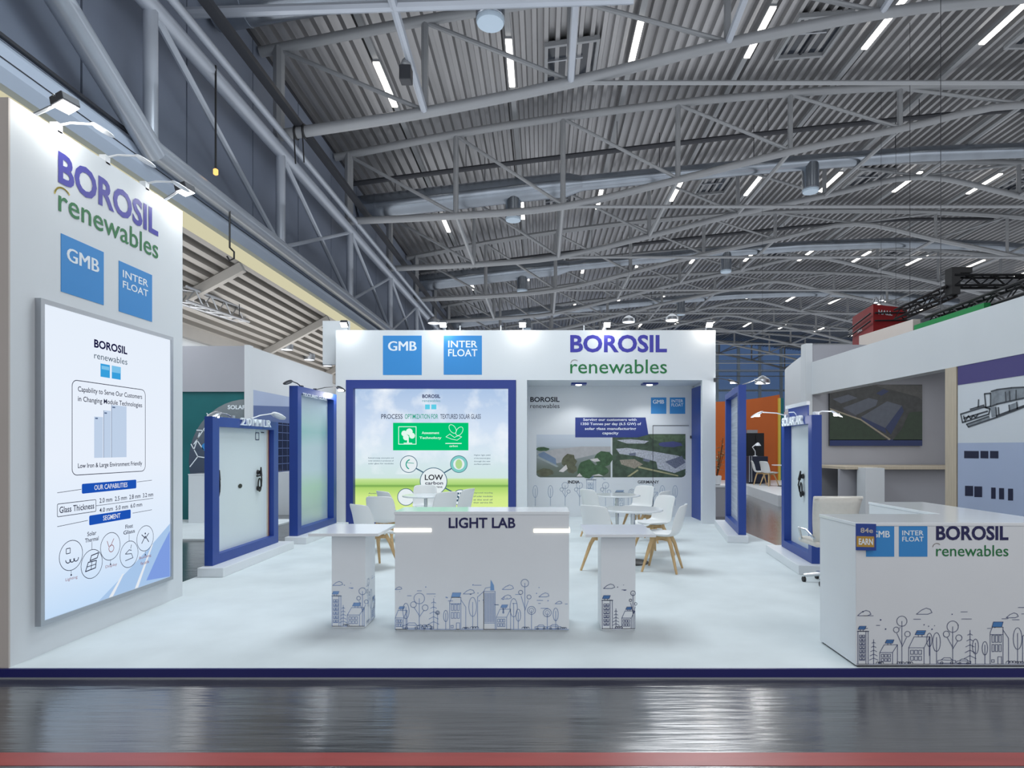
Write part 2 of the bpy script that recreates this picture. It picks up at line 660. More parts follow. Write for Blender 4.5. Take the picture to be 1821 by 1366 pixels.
    def done(self, lm, fm, parent):
        self.ln.build('sketch_print', lm, parent)['kind'] = 'stuff'
        if self.fl.f:
            self.fl.build('sketch_wash', fm, parent)['kind'] = 'stuff'


def skyline(face, h, w, seq, lm, fm, parent, sky):
    s = Sketch(face, h, w)
    for item in seq:
        getattr(s, item[0])(*item[1:])
    rnd = random.Random(len(seq))
    x0, x1, y0, y1, n = sky
    for i in range(n):
        x, y = rnd.uniform(x0, x1), rnd.uniform(y0, y1)
        if i % 3:
            s.speck(x, y, rnd.uniform(.003, .006))
        else:
            s.dash(x, y, rnd.uniform(.015, .05))
    s.done(lm, fm, parent)

# ------------------------------------------------------------------ the hall
HZ = -0.065            # hall floor level; the stand carpet is z = 0
XG = -7.2              # plane of the long lattice girder
XM = 18.0              # crown of the arched roof
XR = 2 * XM - XG


def z_top(x):
    return 15.1 - 0.0041 * (x - XM) ** 2


def z_roof(x):
    return z_top(x) + 0.42


fl = struct(MB().box(-30, -9, HZ - 0.3, 46, 84, HZ).build('floor', M['floor']), 'dark polished concrete hall floor')
ln = MB().box(-30, 3.06, HZ, 46, 3.19, HZ + 0.002).build('floor_line', M['red_line'], fl)

# carpeted stand platform
pf = struct(MB().prism([(-4.6, 4.235, HZ), (3.72, 4.235, HZ), (3.72, 13.6, HZ), (-4.14, 13.6, HZ), (-4.14, 6.33, HZ), (-4.6, 6.33, HZ)], (0, 0, -HZ)).build('platform', M['carpet']),
            'raised platform covered in pale grey carpet')
MB().box(-4.61, 4.215, HZ + 0.008, 3.73, 4.234, 0.001).build('edge_strip', M['navy'], pf)
MB().box(-4.61, 4.21, HZ, 3.73, 4.234, HZ + 0.008).build('kick_strip', M['silver'], pf)

# corrugated roof, ribs along the hall
mb = MB()
per = 0.36
prof = []
x = -8.2
while x < 44.4:
    for dx, dz in ((0, 0), (.13, 0), (.17, .17), (.32, .17)):
        prof.append((x + dx, dz))
    x += per
for y in (-5.0, 80.5):
    mb.v += [(px, y, z_roof(px) + dz) for px, dz in prof]
n = len(prof)
mb.f = [(i, i + n, i + n + 1, i + 1) for i in range(n - 1)]
struct(mb.build('ceiling', M['roof']), 'arched corrugated metal roof')

# side wall above the girder: cladding panels with joints
wl = struct(MB().box(-7.95, -5, 7.15, -7.85, 80, 13.2).build('wall_left', M['joint']), 'slate blue panelled upper side wall')
pan = None
for i in range(28):
    y0 = -4.9 + i * 3.02
    m_ = MB().box(-7.85, y0, 7.2, -7.78, y0 + 2.97, 12.55)
    if pan is None:
        pan = m_.build('panel', M['side_wall'], wl)
        y00 = y0
    else:
        c = pan.copy()
        C.objects.link(c)
        c.location = (0, y0 - y00, 0)
tr = MB()
tr.prism([(-7.85, -5, 7.15), (-7.42, -5, 7.15), (-7.36, -5, 7.05), (-7.36, -5, 6.75), (-7.46, -5, 6.58), (-7.85, -5, 6.58)], (0, 85, 0))
tr = struct(tr.build('trim_1', M['gutter']), 'pale blue boxed band along the side wall')
MB().box(-7.40, -5, 7.15, -7.34, 80, 7.20).build('cover_strip', M['joint'], tr)
MB().box(-7.355, -5, 6.86, -7.35, 80, 6.875).build('seam', M['joint'], tr)
win = struct(MB().box(-7.70, -5, 6.18, -7.62, 80, 6.58).build('window_1', M['strip_window']), 'lit clerestory strip above the low side roof')

# low sloping side roof
mb = MB()
d = V((-2.3, 0, -1.242))
L = d.length
d.normalize()
nrm = V((d.z, 0, -d.x))
if nrm.z < 0:
    nrm = -nrm
prof = []
s = 0.0
while s < L - 0.01:
    for ds, h in ((0, 0), (.12, 0), (.14, .17), (.26, .17)):
        prof.append(V((-7.4, 0, 6.1)) + d * (s + ds) + nrm * h)
    s += 0.28
for y in (-5, 62):
    mb.v += [(p.x, y, p.z) for p in prof]
n = len(prof)
mb.f = [(i, i + n, i + n + 1, i + 1) for i in range(n - 1)]
lr = struct(mb.build('roof', M['low_roof']), 'low sloping corrugated side roof')
for i in range(9):
    y = 2.8 + 6 * i
    MB().bar((-7.35, y, 5.98), (-9.75, y, 4.69), 0.16, 0.22).build('rafter', M['low_roof'], lr)
MB().box(-9.85, -5, 4.55, -9.68, 62, 4.95).build('eaves_beam', M['low_roof'], lr)
struct(MB().box(-9.95, -5, HZ, -9.87, 62, 4.9).build('wall_left_low', M['panel_white']), 'white outer wall below the low side roof')

# far end wall with glazing, right wall
wf = struct(MB().box(-8, 80.6, HZ, 44.4, 80.9, 16.2).build('wall_far', M['joint']), 'glazed end wall of the hall')
pane = None
zs = [(0.2, 6.2), (6.35, 9.0), (9.25, 11.6), (11.7, 13.0), (13.15, 16.0)]
for j, (z0, z1) in enumerate(zs):
    pane = None
    for i in range(18):
        x0 = -7.9 + i * 2.85
        if pane is None:
            pane = MB().box(x0 + .2, 80.5, z0, x0 + 2.65, 80.6, z1).build('pane', M['far_glass'], wf)
        else:
            c = pane.copy()
            C.objects.link(c)
            c.location = (i * 2.85, 0, 0)
mb = MB().box(-0.2, 80.3, HZ, 0.2, 80.6, 16.0)
mul = None
for i in range(19):
    if mul is None:
        mul = MB().box(-8.1, 80.25, HZ, -7.72, 80.6, 16.0).build('mullion', M['mullion'], wf)
    else:
        c = mul.copy()
        C.objects.link(c)
        c.location = (i * 2.85, 0, 0)
for z in (6.22, 9.02, 9.18, 11.62, 13.05):
    MB().box(-8, 80.35, z - .05, 44.4, 80.6, z + .07).build('transom', M['mullion'], wf)
struct(MB().box(44.4, -5, HZ, 44.6, 80.6, 13.4).build('wall_right', M['side_wall']), 'slate blue far side wall of the hall')

# ------------------------------------------------------------------ long lattice girder
g = thing('lattice_girder', 'long blue grey tubular girder carrying the roof along the side wall', 'girder', (XG, 40, 7.0))
MB().tube([(XG, -2, 9.7), (XG, 79.5, 9.7)], 0.17, 12).build('upper_chord', M['steel_blue'], g, True)
MB().tube([(XG, 11.05, 7.07), (XG, 79.5, 7.07)], 0.19, 12).build('lower_chord', M['steel_blue'], g, True)
MB().tube([(XG, 11.2, 7.0), (XG, 6.3, 9.75)], 0.2, 12).build('end_diagonal', M['steel_blue'], g, True)
MB().tube([(-6.93, -2, 9.95), (-6.93, 79.5, 9.95)], 0.09, 10).build('rail', M['steel_blue'], g, True)
MB().box(-6.72, -2, 10.28, -6.5, 79.5, 10.40).build('cable_tray', M['dark'], g)
for k in range(12):
    y = 10.6 + 6 * k if k else 11.08
    MB().tube([(XG, y, 7.1), (XG, y, 9.7)], 0.125, 10).build('vertical', M['steel_blue'], g, True)
    if k < 11:
        MB().tube([(XG, y + .15, 9.6), (XG, 16.4 + 6 * k, 7.15)], 0.075, 8).build('diagonal', M['steel_blue'], g, True)
        if k:
            MB().tube([(XG + .05, y + .3, 7.2), (XG + .05, y + 5.6, 9.45)], 0.06, 8).build('strut', M['steel_blue'], g, True)

# ------------------------------------------------------------------ arched trusses
XN = [XG, -3.2, 0.8, 5.1, 9.3, 13.4, 18.0]
XN = XN + [2 * XM - x for x in XN[-2::-1]]
F1 = [10.1, 10.73, 11.55, 12.62, 13.45, 13.9, 14.4]
F2 = [10.0, 10.2, 10.55, 11.55, 12.6, 13.45, 14.35]
ORD = 'first second third fourth fifth sixth seventh eighth ninth tenth eleventh twelfth'.split()


def chord_pts(xs, zs, y, sub=4):
    """smooth curve through the nodes"""
    out = []
    k = len(xs)
    for i in range(k - 1):
        p0, p1, p2, p3 = (max(i - 1, 0), i, i + 1, min(i + 2, k - 1))
        for j in range(sub):
            t = j / sub
            x = xs[p1] + (xs[p2] - xs[p1]) * t
            m1 = (zs[p2] - zs[p0]) / (xs[p2] - xs[p0])
            m2 = (zs[p3] - zs[p1]) / (xs[p3] - xs[p1])
            h = xs[p2] - xs[p1]
            z = (2 * t ** 3 - 3 * t * t + 1) * zs[p1] + (t ** 3 - 2 * t * t + t) * h * m1 + (-2 * t ** 3 + 3 * t * t) * zs[p2] + (t ** 3 - t * t) * h * m2
            out.append((x, y, z))
    out.append((xs[-1], y, zs[-1]))
    return out


for k in range(11):
    y = 16.5 + 6 * k if k else 16.5
    fz = F1 if k == 0 else F2
    fz = fz + fz[-2::-1]
    tz = [z_top(x) for x in XN]
    sd = 10 if k < 3 else 6
    t = thing('roof_truss', 'grey arched tubular roof truss, %s one counting away from the stand' % ORD[k], 'truss', (XM, y, 12), 0, 'arched roof trusses')
    MB().tube(chord_pts([-7.72] + XN[1:-1] + [XR + .9], [z_top(-7.72)] + tz[1:-1] + [z_top(XR + .9)], y), 0.14, sd).build('top_chord', M['steel'], t, True)
    MB().tube(chord_pts(XN, fz, y), 0.15 if k == 0 else 0.13, sd).build('bottom_chord', M['steel'], t, True)
    MB().tube([(XN[2], y, fz[2]), (XN[-3], y, fz[-3])], 0.06, 6).build('tie_bar', M['steel'], t, True)
    for i, x in enumerate(XN):
        if abs(x - XM) > 0.1:
            MB().tube([(x, y, fz[i]), (x, y, tz[i])], 0.10 if 0 < i < 12 else 0.16, sd - 2).build('vertical', M['steel'], t, True)
    for i in range(12):
        a, b = (i, i + 1) if i < 6 else (i + 1, i)
        MB().tube([(XN[a], y, tz[a] - .05), (XN[b], y, fz[b] + .05)], 0.065, sd - 2).build('diagonal', M['steel'], t, True)
    # bracing tubes to the next truss along the hall, in every second bay
    if k % 2 == 1 and k < 10:
        for i in range(1, 12):
            MB().tube([(XN[i], y, fz[i]), (XN[i], y + 6, fz[i])], 0.085, 6).build('brace', M['steel'], t, True)
    if k == 0:
        for i in range(1, 6):
            dz = 0.13
            MB().tube([(XN[i], y, fz[i]), (XN[i] - .02, 10.4, fz[i] + dz * 5.6)], 0.1, 8).build('brace', M['steel_blue'], t, True)
        MB().tube([(-7.9, 13.1, 11.0), (2.0, 13.1, 11.32)], 0.11, 8).build('cross_tube', M['steel_blue'], t, True)

# purlins under the sheet
# ------------------------------------------------------------------ ducts with outlets
DN = ['closest to the stand', 'above the second truss bay', 'in the third row', 'in the fourth row']


def duct(i, y, r0):
    xs = [-7.7, -6, -4, -2, 0, 1.0, 1.7, 4, 8, 12, 16, 22, 28, 34]
    def zc(x):
        if i == 0:
            return 11.9 + 0.172 * (x + 7.2) - 0.002 * (x + 7.2) ** 2 - (0.0045 * max(0, x - 16) ** 2)
        return 11.72 + 0.125 * (x + 7.2) - 0.0012 * (x + 7.2) ** 2 - (0.0045 * max(0, x - 16) ** 2)
    t = thing('ventilation_duct', 'round galvanised air duct under the roof, %s' % DN[i], 'duct', (0, y, 12), 0, 'round air ducts under the roof')
    pts = [(x, y, zc(x)) for x in xs]
    MB().tube(pts[:6], r0, 20).build('main_pipe', M['duct'], t, True)
    MB().tube(pts[5:7], [r0, r0 * .62], 20).build('reducer', M['duct'], t, True)
    MB().tube(pts[6:], r0 * .62, 16).build('narrow_pipe', M['duct'], t, True)
    for x in (-7.0, -4.2, -1.0):
        MB().tube([(x, y, zc(x)), (x + .06, y, zc(x) + .008)], r0 * 1.04, 20).build('joint_band', M['duct'], t, True)
    for x in (-1.2, 11.4):
        zb = zc(x) - 1.35 if i else 11.4 + .1 * (x + 1.2)
        MB().lathe([(.28, 0.15), (.34, 0.2), (.34, zc(x) - zb - .1)], (x, y, zb), 20).build('outlet', M['duct'], t, True)
        MB().lathe([(0.001, 0.02), (.31, 0.02), (.33, 0.06), (.33, .12), (.001, .12)], (x, y, zb + .05), 20).build('outlet_disc', M['mullion'], t, True)
    for x in (-6.2, -2.4, 5, 9, 15):
        MB().tube([(x, y, zc(x) + .1), (x, y, z_roof(x) + .05)], 0.015, 5).build('hanger_rod', M['dark'], t)


for i, (y, r) in enumerate(((14.1, .46), (25.5, .5), (37.2, .5), (49.2, .5))):
    duct(i, y, r)
for i, y in enumerate((23.9, 35.9)):
    pts = [(x, y, 12.05 + 0.135 * (x + 7.2) - 0.0008 * (x + 7.2) ** 2 - (0.0045 * max(0, x - 16) ** 2)) for x in (-7.6, -4, 0, 4, 8, 12, 16, 22, 28)]
    t = thing('service_pipe', 'slim dark pipe running across under the roof, %s' % ('by the second truss' if i == 0 else 'by the fourth truss'), 'pipe', (0, y, 12))
    MB().tube(pts, 0.10, 8).build('pipe', M['dark'], t, True)
    for x in (-3, 3, 9, 15):
        z = 12.05 + 0.135 * (x + 7.2) - 0.0008 * (x + 7.2) ** 2
        MB().tube([(x, y, z), (x, y, z_roof(x) + .05)], 0.012, 5).build('hanger_rod', M['dark'], t)

# ------------------------------------------------------------------ strip lights on rails, roof hatches
LX = [-5, -1, 3, 7, 11, 15, 19, 23, 27, 31, 35, 39]
for i, x in enumerate(LX):
    r = thing('lighting_rail', 'pale trunking rail along the roof, %s counting from the girder side' % ORD[i], 'rail', (x, 40, z_roof(x)), 0, 'lighting rails under the roof')
    zr = z_roof(x) - 0.02
    MB().box(x - .09, -4, zr - .09, x + .09, 80, zr + .02).build('trunking', M['steel'], r)
for j, y in enumerate((19.35, 31.3, 43.3, 55.3, 67.3)):
    for i, x in enumerate(LX):
        zr = z_roof(x) - 0.11
        t = thing('strip_light', 'white strip light, %s row under the roof, %s from the girder' % (ORD[j], ORD[i]), 'lamp', (x, y, zr), 0, 'strip lights under the roof')
        if j == 0 and i == 0:
            L0 = t
            MB().box(x - .11, y - 1.2, zr - .05, x + .11, y + 1.2, zr).build('housing', M['steel'], t)
            MB().box(x - .095, y - 1.17, zr - .10, x + .095, y + 1.17, zr - .05).build('tube', M['lamp_far'], t)
        else:
            for ch in L0.children:
                c = ch.copy()
                C.objects.link(c)
                c.parent = t
k = 0
for j, y in enumerate((19.9, 31.2, 43.0)):
    for i, x in enumerate((0.95, 8.95, 16.95, 24.95)):
        sl = math.atan(-2 * 0.0041 * (x - XM))
        z = z_roof(x) + .04
        t = thing('roof_hatch', 'dark glazed roof hatch in the %s row, %s from the girder side' % (ORD[j], ORD[i]), 'roof hatch', (x, y, z), 0, 'roof hatches')
        t.rotation_euler = (0, -sl, 0)
        w, dpt = .78, .95
        def rl(b):
            Wm = world_of(t)
            b.v = [tuple(Wm @ V(q)) for q in b.v]
            return b
        rl(MB().box(-w, -dpt, -.03, w, dpt, -.01)).build('pane', M['hatch_glass'], t)
        for q in ((-w - .1, -dpt - .1, w + .1, -dpt), (-w - .1, dpt, w + .1, dpt + .1), (-w - .1, -dpt, -w, dpt), (w, -dpt, w + .1, dpt)):
            rl(MB().box(q[0], q[1], -.16, q[2], q[3], 0)).build('frame_bar', M['steel'], t)
        rl(MB().box(-.03, -dpt, -.09, .03, dpt, -.03)).build('mullion', M['dark'], t)
        rl(MB().box(-w, -.2, -.10, w * .5, -.14, -.03)).build('actuator', M['silver'], t)

# round downlights under the low roof
for i, (px, py, Y) in enumerate(((510, 622, 21.7), (550, 640, 23.9), (582, 651, 25.9))):
    p = P(px, py, Y)
    t = thing('downlight', 'round lit downlight under the low side roof, %s along the row' % ORD[i], 'lamp', p, 0, 'downlights under the low roof')
    zt = 6.1 - .54 * (-7.4 - p.x)
    MB().lathe([(.2, 0.0), (.22, .1), (.22, max(.25, zt - p.z - .12))], p, 18).build('can', M['silver'], t, True)
    MB().lathe([(.001, -.005), (.19, -.005), (.19, 0.02), (.001, .02)], p, 18).build('lens', M['lamp_glow'], t)


# ------------------------------------------------------------------ lighting rigs (lattice box trusses)
def rig(name, label, segs, w, m, hang=()):
    t = thing(name, label, 'lighting truss', segs[0][0])
    for p, q in segs:
        p, q = V(p), V(q)
        d = (q - p).normalized()
        a = d.cross(V((0, 0, 1))).normalized() * w / 2
        b = V((0, 0, w / 2))
        cs = [a + b, a - b, -a - b, -a + b]
        for c in cs:
            MB().tube([p + c, q + c], .036, 6).build('chord', m, t, True)
        nb = max(2, int((q - p).length / w / 1.2))
        web = MB()
        for i in range(nb):
            for c1, c2 in zip(cs, cs[1:] + cs[:1]):
                e1, e2 = (c1, c2) if i % 2 else (c2, c1)
                web.tube([p + (q - p) * (i / nb) + e1, p + (q - p) * ((i + 1) / nb) + e2], .02, 4)
        web.build('web', m, t, True)['kind'] = 'stuff'
    for h in hang:
        MB().tube([h, (h[0], h[1], z_roof(h[0]) + .06)], .008, 5).build('suspension_cable', M['dark'], t)
    return t


rig('lighting_truss', 'silver lattice lighting truss hung under the low side roof', [(P(318, 522, 14.0), P(432, 562, 18.0))], .34, M['silver'])
t = C.objects['lighting_truss']
for y in (14.8, 16.8):
    x = P(318, 522, 14.0).x
    MB().tube([(x, y, 5.2), (x, y, 6.1 - .54 * (-7.4 - x) + .02)], .012, 5).build('suspension_cable', M['dark'], t)
rig('lighting_truss', 'black lattice lighting truss with a corner above the white fascia beam',
    [((12.0, 20.2, 6.0), (12.0, 17.6, 6.12)), ((12.0, 17.6, 6.4), (15.6, 17.6, 6.4))], .3, M['black'], [(12.0, 19.6, 6.1)])
t = C.objects['lighting_truss.001']
MB().box(11.9, 17.45, 6.0, 12.15, 17.75, 6.62).build('corner_block', M['black'], t)
MB().box(11.9, 17.45, 6.62, 12.5, 17.75, 6.78).build('winch', M['black'], t)
rig('lighting_truss', 'long black lattice truss low behind the green sign band',
    [((10.35, 16.0, 4.86), (10.35, 11.5, 4.98))], .28, M['black'], [(10.35, 15.6, 4.9)])

# thin cables with hooks from the girder and the trusses
for i, (x, y, z0, z1, lab) in enumerate(((-7.04, 13.0, 9.7, 7.55, 'dark hoist cable in front of the cladding with a small amber lamp'),
                                         (-7.1, 13.7, 7.0, 6.1, 'dark hook cable below the lower girder chord'))):
    t = thing('hoist_cable', lab, 'cable', (x, y, z1))
    MB().tube([(x, y, z0 + .1), (x, y, z1)], .02, 6).build('cable', M['black'], t)
    if i == 0:
        MB().lathe([(.02, -.12), (.05, -.1), (.05, 0), (.02, .02)], (x, y, z1), 10).build('amber_lamp', emat('amber lamp', (255, 190, 110), 1.5, False), t)
    else:
        MB().tube([(x, y, z1), (x + .1, y, z1 - .1), (x + .1, y, z1 - .25), (x, y, z1 - .3), (x - .06, y, z1 - .2)], .02, 6).build('hook', M['black'], t, True)
for i, px in enumerate((527, 542)):
    p = P(px, 222, 16.5)
    t = thing('truss_strap', 'black strap looped over the first truss by the girder, %s of two' % ('outer' if i == 0 else 'inner'), 'strap', p, 0, 'straps on the first truss')
    zc_ = 10.1 + (p.x + 7.2) * .1575
    MB().lathe([(.19, -.04), (.20, -.04), (.20, .04), (.19, .04)], (0, 0, 0), 16)
    ring = MB()
    ring.tube([(p.x, 16.5 + .17 * math.cos(q * PI / 8), zc_ + .17 * math.sin(q * PI / 8)) for q in range(17)], .03, 6)
    ring.build('loop', M['black'], t, True)
    MB().tube([(p.x, 16.33, zc_ - .1), (p.x + .02, 16.4, zc_ - .9)], .018, 6).build('tail', M['black'], t)

# small speaker box on the first truss
p = P(722, 132, 14.6)
t = thing('loudspeaker', 'small dark loudspeaker on the bracing tube before the first truss', 'loudspeaker', p)
MB().box(p.x - .14, p.y - .14, p.z - .2, p.x + .14, p.y + .14, p.z + .16).build('cabinet', M['dark'], t, bevel=.02)
MB().lathe([(.1, 0), (.13, .05), (.1, .16), (.05, .22)], (p.x, p.y, p.z + .16), 14).build('ball_mount', M['steel'], t, True)
MB().tube([(p.x, p.y, p.z + .35), (-3.22, 14.6, 10.98)], .03, 6).build('arm', M['steel'], t)

# ------------------------------------------------------------------ prints shared by the stand
def logo_squares(face, parent, sq1, sq2, h, t1, t2a, t2b, d=.004, sub=True, m=None):
    """two blue square logos: sq = (a0, b0, a1, b1); t = boxes of the lettering"""
    a = MB()
    face.slab(a, *sq1, h, h + d)
    a = a.build('logo_square', m or M['logo_blue'], parent)
    print_part(face, 'lettering', M['letter_white'], a, lambda mb: face.text(mb, 'GMB', *t1, h + d + .001, 2))
    b = MB()
    face.slab(b, *sq2, h, h + d)
    b = b.build('logo_square', m or M['logo_blue'], parent)
    def f(mb):
        face.text(mb, 'INTER', *t2a, h + d + .001, .012)
        face.text(mb, 'FLOAT', *t2b, h + d + .001, .012)
    print_part(face, 'lettering', M['letter_white'], b, f)
    return a, b


def arc_print(face, parent, a, b, r, h, m):
    print_part(face, 'arc_print', m, parent, lambda mb: face.ring(mb, a, b, r, r * .16, h, 12, PI * .25, PI * .95))


def floodlight(name, label, pos, aim, group, bracket_to, power, col=(1, .97, .92)):
    """square floodlight head tilted to aim; bracket down to a wall top"""
    pos, aim = V(pos), V(aim)
    t = thing(name, label, 'lamp', bracket_to, 0, group)
    d = (aim - pos).normalized()
    s = d.cross(V((0, 0, 1))).normalized()
    u = s.cross(d)
    f = Face(pos, s, u)           # normal = s x u = -d? keep both faces below
    w, hgt = .07, .065
    MB().prism([pos + s * w + u * hgt, pos - s * w + u * hgt, pos - s * w - u * hgt, pos + s * w - u * hgt], -d * .07).build('head', M['dark'], t, bevel=.008)
    q = pos + d * .003
    MB().prism([q + s * w * .88 + u * hgt * .85, q - s * w * .88 + u * hgt * .85, q - s * w * .88 - u * hgt * .85, q + s * w * .88 - u * hgt * .85], d * .004).build('lens', M['lamp_on'], t)
    MB().tube([pos - d * .05 + s * (w + .012), pos - d * .05 - s * (w + .012)], .01, 6).build('pivot', M['silver'], t)
    MB().tube([pos - d * .05, V(bracket_to) + V((0, 0, .05)), V(bracket_to)], .014, 6).build('bracket', M['silver'], t)
    l = bpy.data.lights.new(name, 'POINT')
    l.energy, l.color, l.shadow_soft_size = power, col, .05
    o = bpy.data.objects.new('lamp_light', l)
    o.location = pos + d * .07
    C.objects.link(o)
    return t


def arm_lamp(name, label, base, head, group=None, power=0.0, m='silver', lit=True, size=.1):
    """clip-on arm lamp: clamp, thin curved arm and flat head looking down"""
    base, head = V(base), V(head)
    t = thing(name, label, 'lamp', base, 0, group)
    MB().box(base.x - .03, base.y - .03, base.z - .06, base.x + .03, base.y + .03, base.z + .02).build('clamp', M[m], t, bevel=.005)
    mid = (base + head) / 2 + V((0, 0, .05))
    MB().tube([base, base * .6 + head * .4 + V((0, 0, .018)), head], .009, 6).build('arm', M[m], t, True)
    d = (head - base)
    d.z = 0
    d.normalize()
    s = d.cross(V((0, 0, 1)))
    hd = MB()
    prof = [(-.02, .03, .012), (.02, .55, .03), (.08, .7, .034), (.16, .62, .026), (.2, .25, .012)]
    k = 12
    for x, w_, h_ in prof:
        for j in range(k):
            q = 2 * PI * j / k
            p = head + d * (x * size / .1) + s * (math.cos(q) * w_ * size) + V((0, 0, math.sin(q) * h_ * size / .1 * .9 - (x * .35)))
            hd.v.append(tuple(p))
    for i in range(len(prof) - 1):
        for j in range(k):
            hd.f.append((i * k + j, i * k + (j + 1) % k, (i + 1) * k + (j + 1) % k, (i + 1) * k + j))
    hd.f.append(tuple(range(k - 1, -1, -1)))
    hd.f.append(tuple((len(prof) - 1) * k + j for j in range(k)))
    hd.build('lamp_head', M[m], t, True)
    if lit:
        c = head + d * (.09 * size / .1) + V((0, 0, -.03 * size / .1 - .035))
        MB().lathe([(.001, -.006), (size * .55, -.004), (size * .55, .02), (.001, .022)], c, 12).build('bulb', M['lamp_on'], t)
        if power:
            l = bpy.data.lights.new(name, 'POINT')
            l.energy, l.shadow_soft_size = power, .06
            o = bpy.data.objects.new('lamp_light', l)
            o.location = c + V((0, 0, -.08))
            C.objects.link(o)
    return t


# ------------------------------------------------------------------ sign tower on the stand corner
TX = -3.753
t = thing('sign_tower', 'tall white tower with violet and green lettering and two blue squares', 'sign tower', (-4.1, 5.27, HZ))
MB().box(-4.50, 4.25, 0, TX, 6.29, 4.02).build('body', M['panel_white'], t)
MB().box(-4.50, 4.236, 0, TX, 4.25, 4.02).build('end_panel', M['beige'], t)
F = Face((TX, 0, 0), (0, 1, 0), (0, 0, 1))
print_part(F, 'lettering', M['letter_violet'], t, lambda mb: F.text(mb, 'BOROSIL', 4.669, 3.612, 5.888, 3.862, .003, .03))
print_part(F, 'lettering', M['letter_green'], t, lambda mb: F.text(mb, 'renewables', 4.672, 3.392, 5.888, 3.575, .003, .006))
arc_print(F, t, 4.72, 3.50, .085, .003, M['yellow'])
logo_squares(F, t, (4.697, 2.772, 5.155, 3.226), (5.34, 2.762, 5.795, 3.212), 0, (4.752, 3.03, 5.10, 3.14),
             (5.388, 3.08, 5.735, 3.145), (5.388, 2.985, 5.735, 3.05), d=.003)

# backlit poster on the tower
t = thing('light_box', 'tall backlit white poster panel on the side of the white tower', 'light box', (TX, 5.26, 1.44))
BX = TX + .034
y0, y1, z0, z1 = 4.457, 6.06, .225, 2.662
mbf = [('frame_bar', (y0, z0, y1, z0 + .035)), ('frame_bar', (y0, z1 - .035, y1, z1)), ('frame_bar', (y0, z0 + .035, y0 + .035, z1 - .035)), ('frame_bar', (y1 - .035, z0 + .035, y1, z1 - .035))]
for nme, q in mbf:
    MB().box(TX, q[0], q[1], TX + .045, q[2], q[3]).build(nme, M['silver'], t)
sheet = ramp_mat('backlit sheet', [(0, (196, 222, 250)), (.2, (222, 236, 253)), (.5, (234, 242, 254)), (1, (232, 241, 253))], emit=.86)
MB().box(TX, y0 + .035, z0 + .035, BX, y1 - .035, z1 - .035).build('backlit_sheet', sheet, t)
B = Face((BX, 0, 0), (0, 1, 0), (0, 0, 1))
EI = {}


def ink(c, p=.9):
    if (c, p) not in EI:
        EI[(c, p)] = emat('backlit ink', c, p, light=False)
    return EI[(c, p)]


INK = (26, 30, 60)
e = .0015
print_part(B, 'lettering', ink((20, 20, 66)), t, lambda mb: B.text(mb, 'BOROSIL', 5.0, 2.385, 5.40, 2.455, e, .03))
print_part(B, 'lettering', ink((70, 92, 110)), t, lambda mb: B.text(mb, 'renewables', 5.0, 2.293, 5.40, 2.347, e, .0))


def sqs(mb):
    B.rect(mb, 5.072, 2.15, 5.182, 2.262, e)
    B.rect(mb, 5.205, 2.15, 5.315, 2.262, e)
print_part(B, 'logo_print', ink((60, 168, 232)), t, sqs)


def sqs2(mb):
    B.rect(mb, 5.082, 2.215, 5.172, 2.245, 2 * e)
    B.rect(mb, 5.205, 2.205, 5.315, 2.262, 2 * e)
print_part(B, 'logo_print', ink((132, 204, 246)), t, sqs2)


def rr(y0, z0, y1, z1, r):
    out = []
    for cx, cz, a in ((y1 - r, z0 + r, -PI / 2), (y1 - r, z1 - r, 0), (y0 + r, z1 - r, PI / 2), (y0 + r, z0 + r, PI)):
        out += [(cx + r * math.cos(a + PI / 2 * i / 5), cz + r * math.sin(a + PI / 2 * i / 5)) for i in range(6)]
    return out


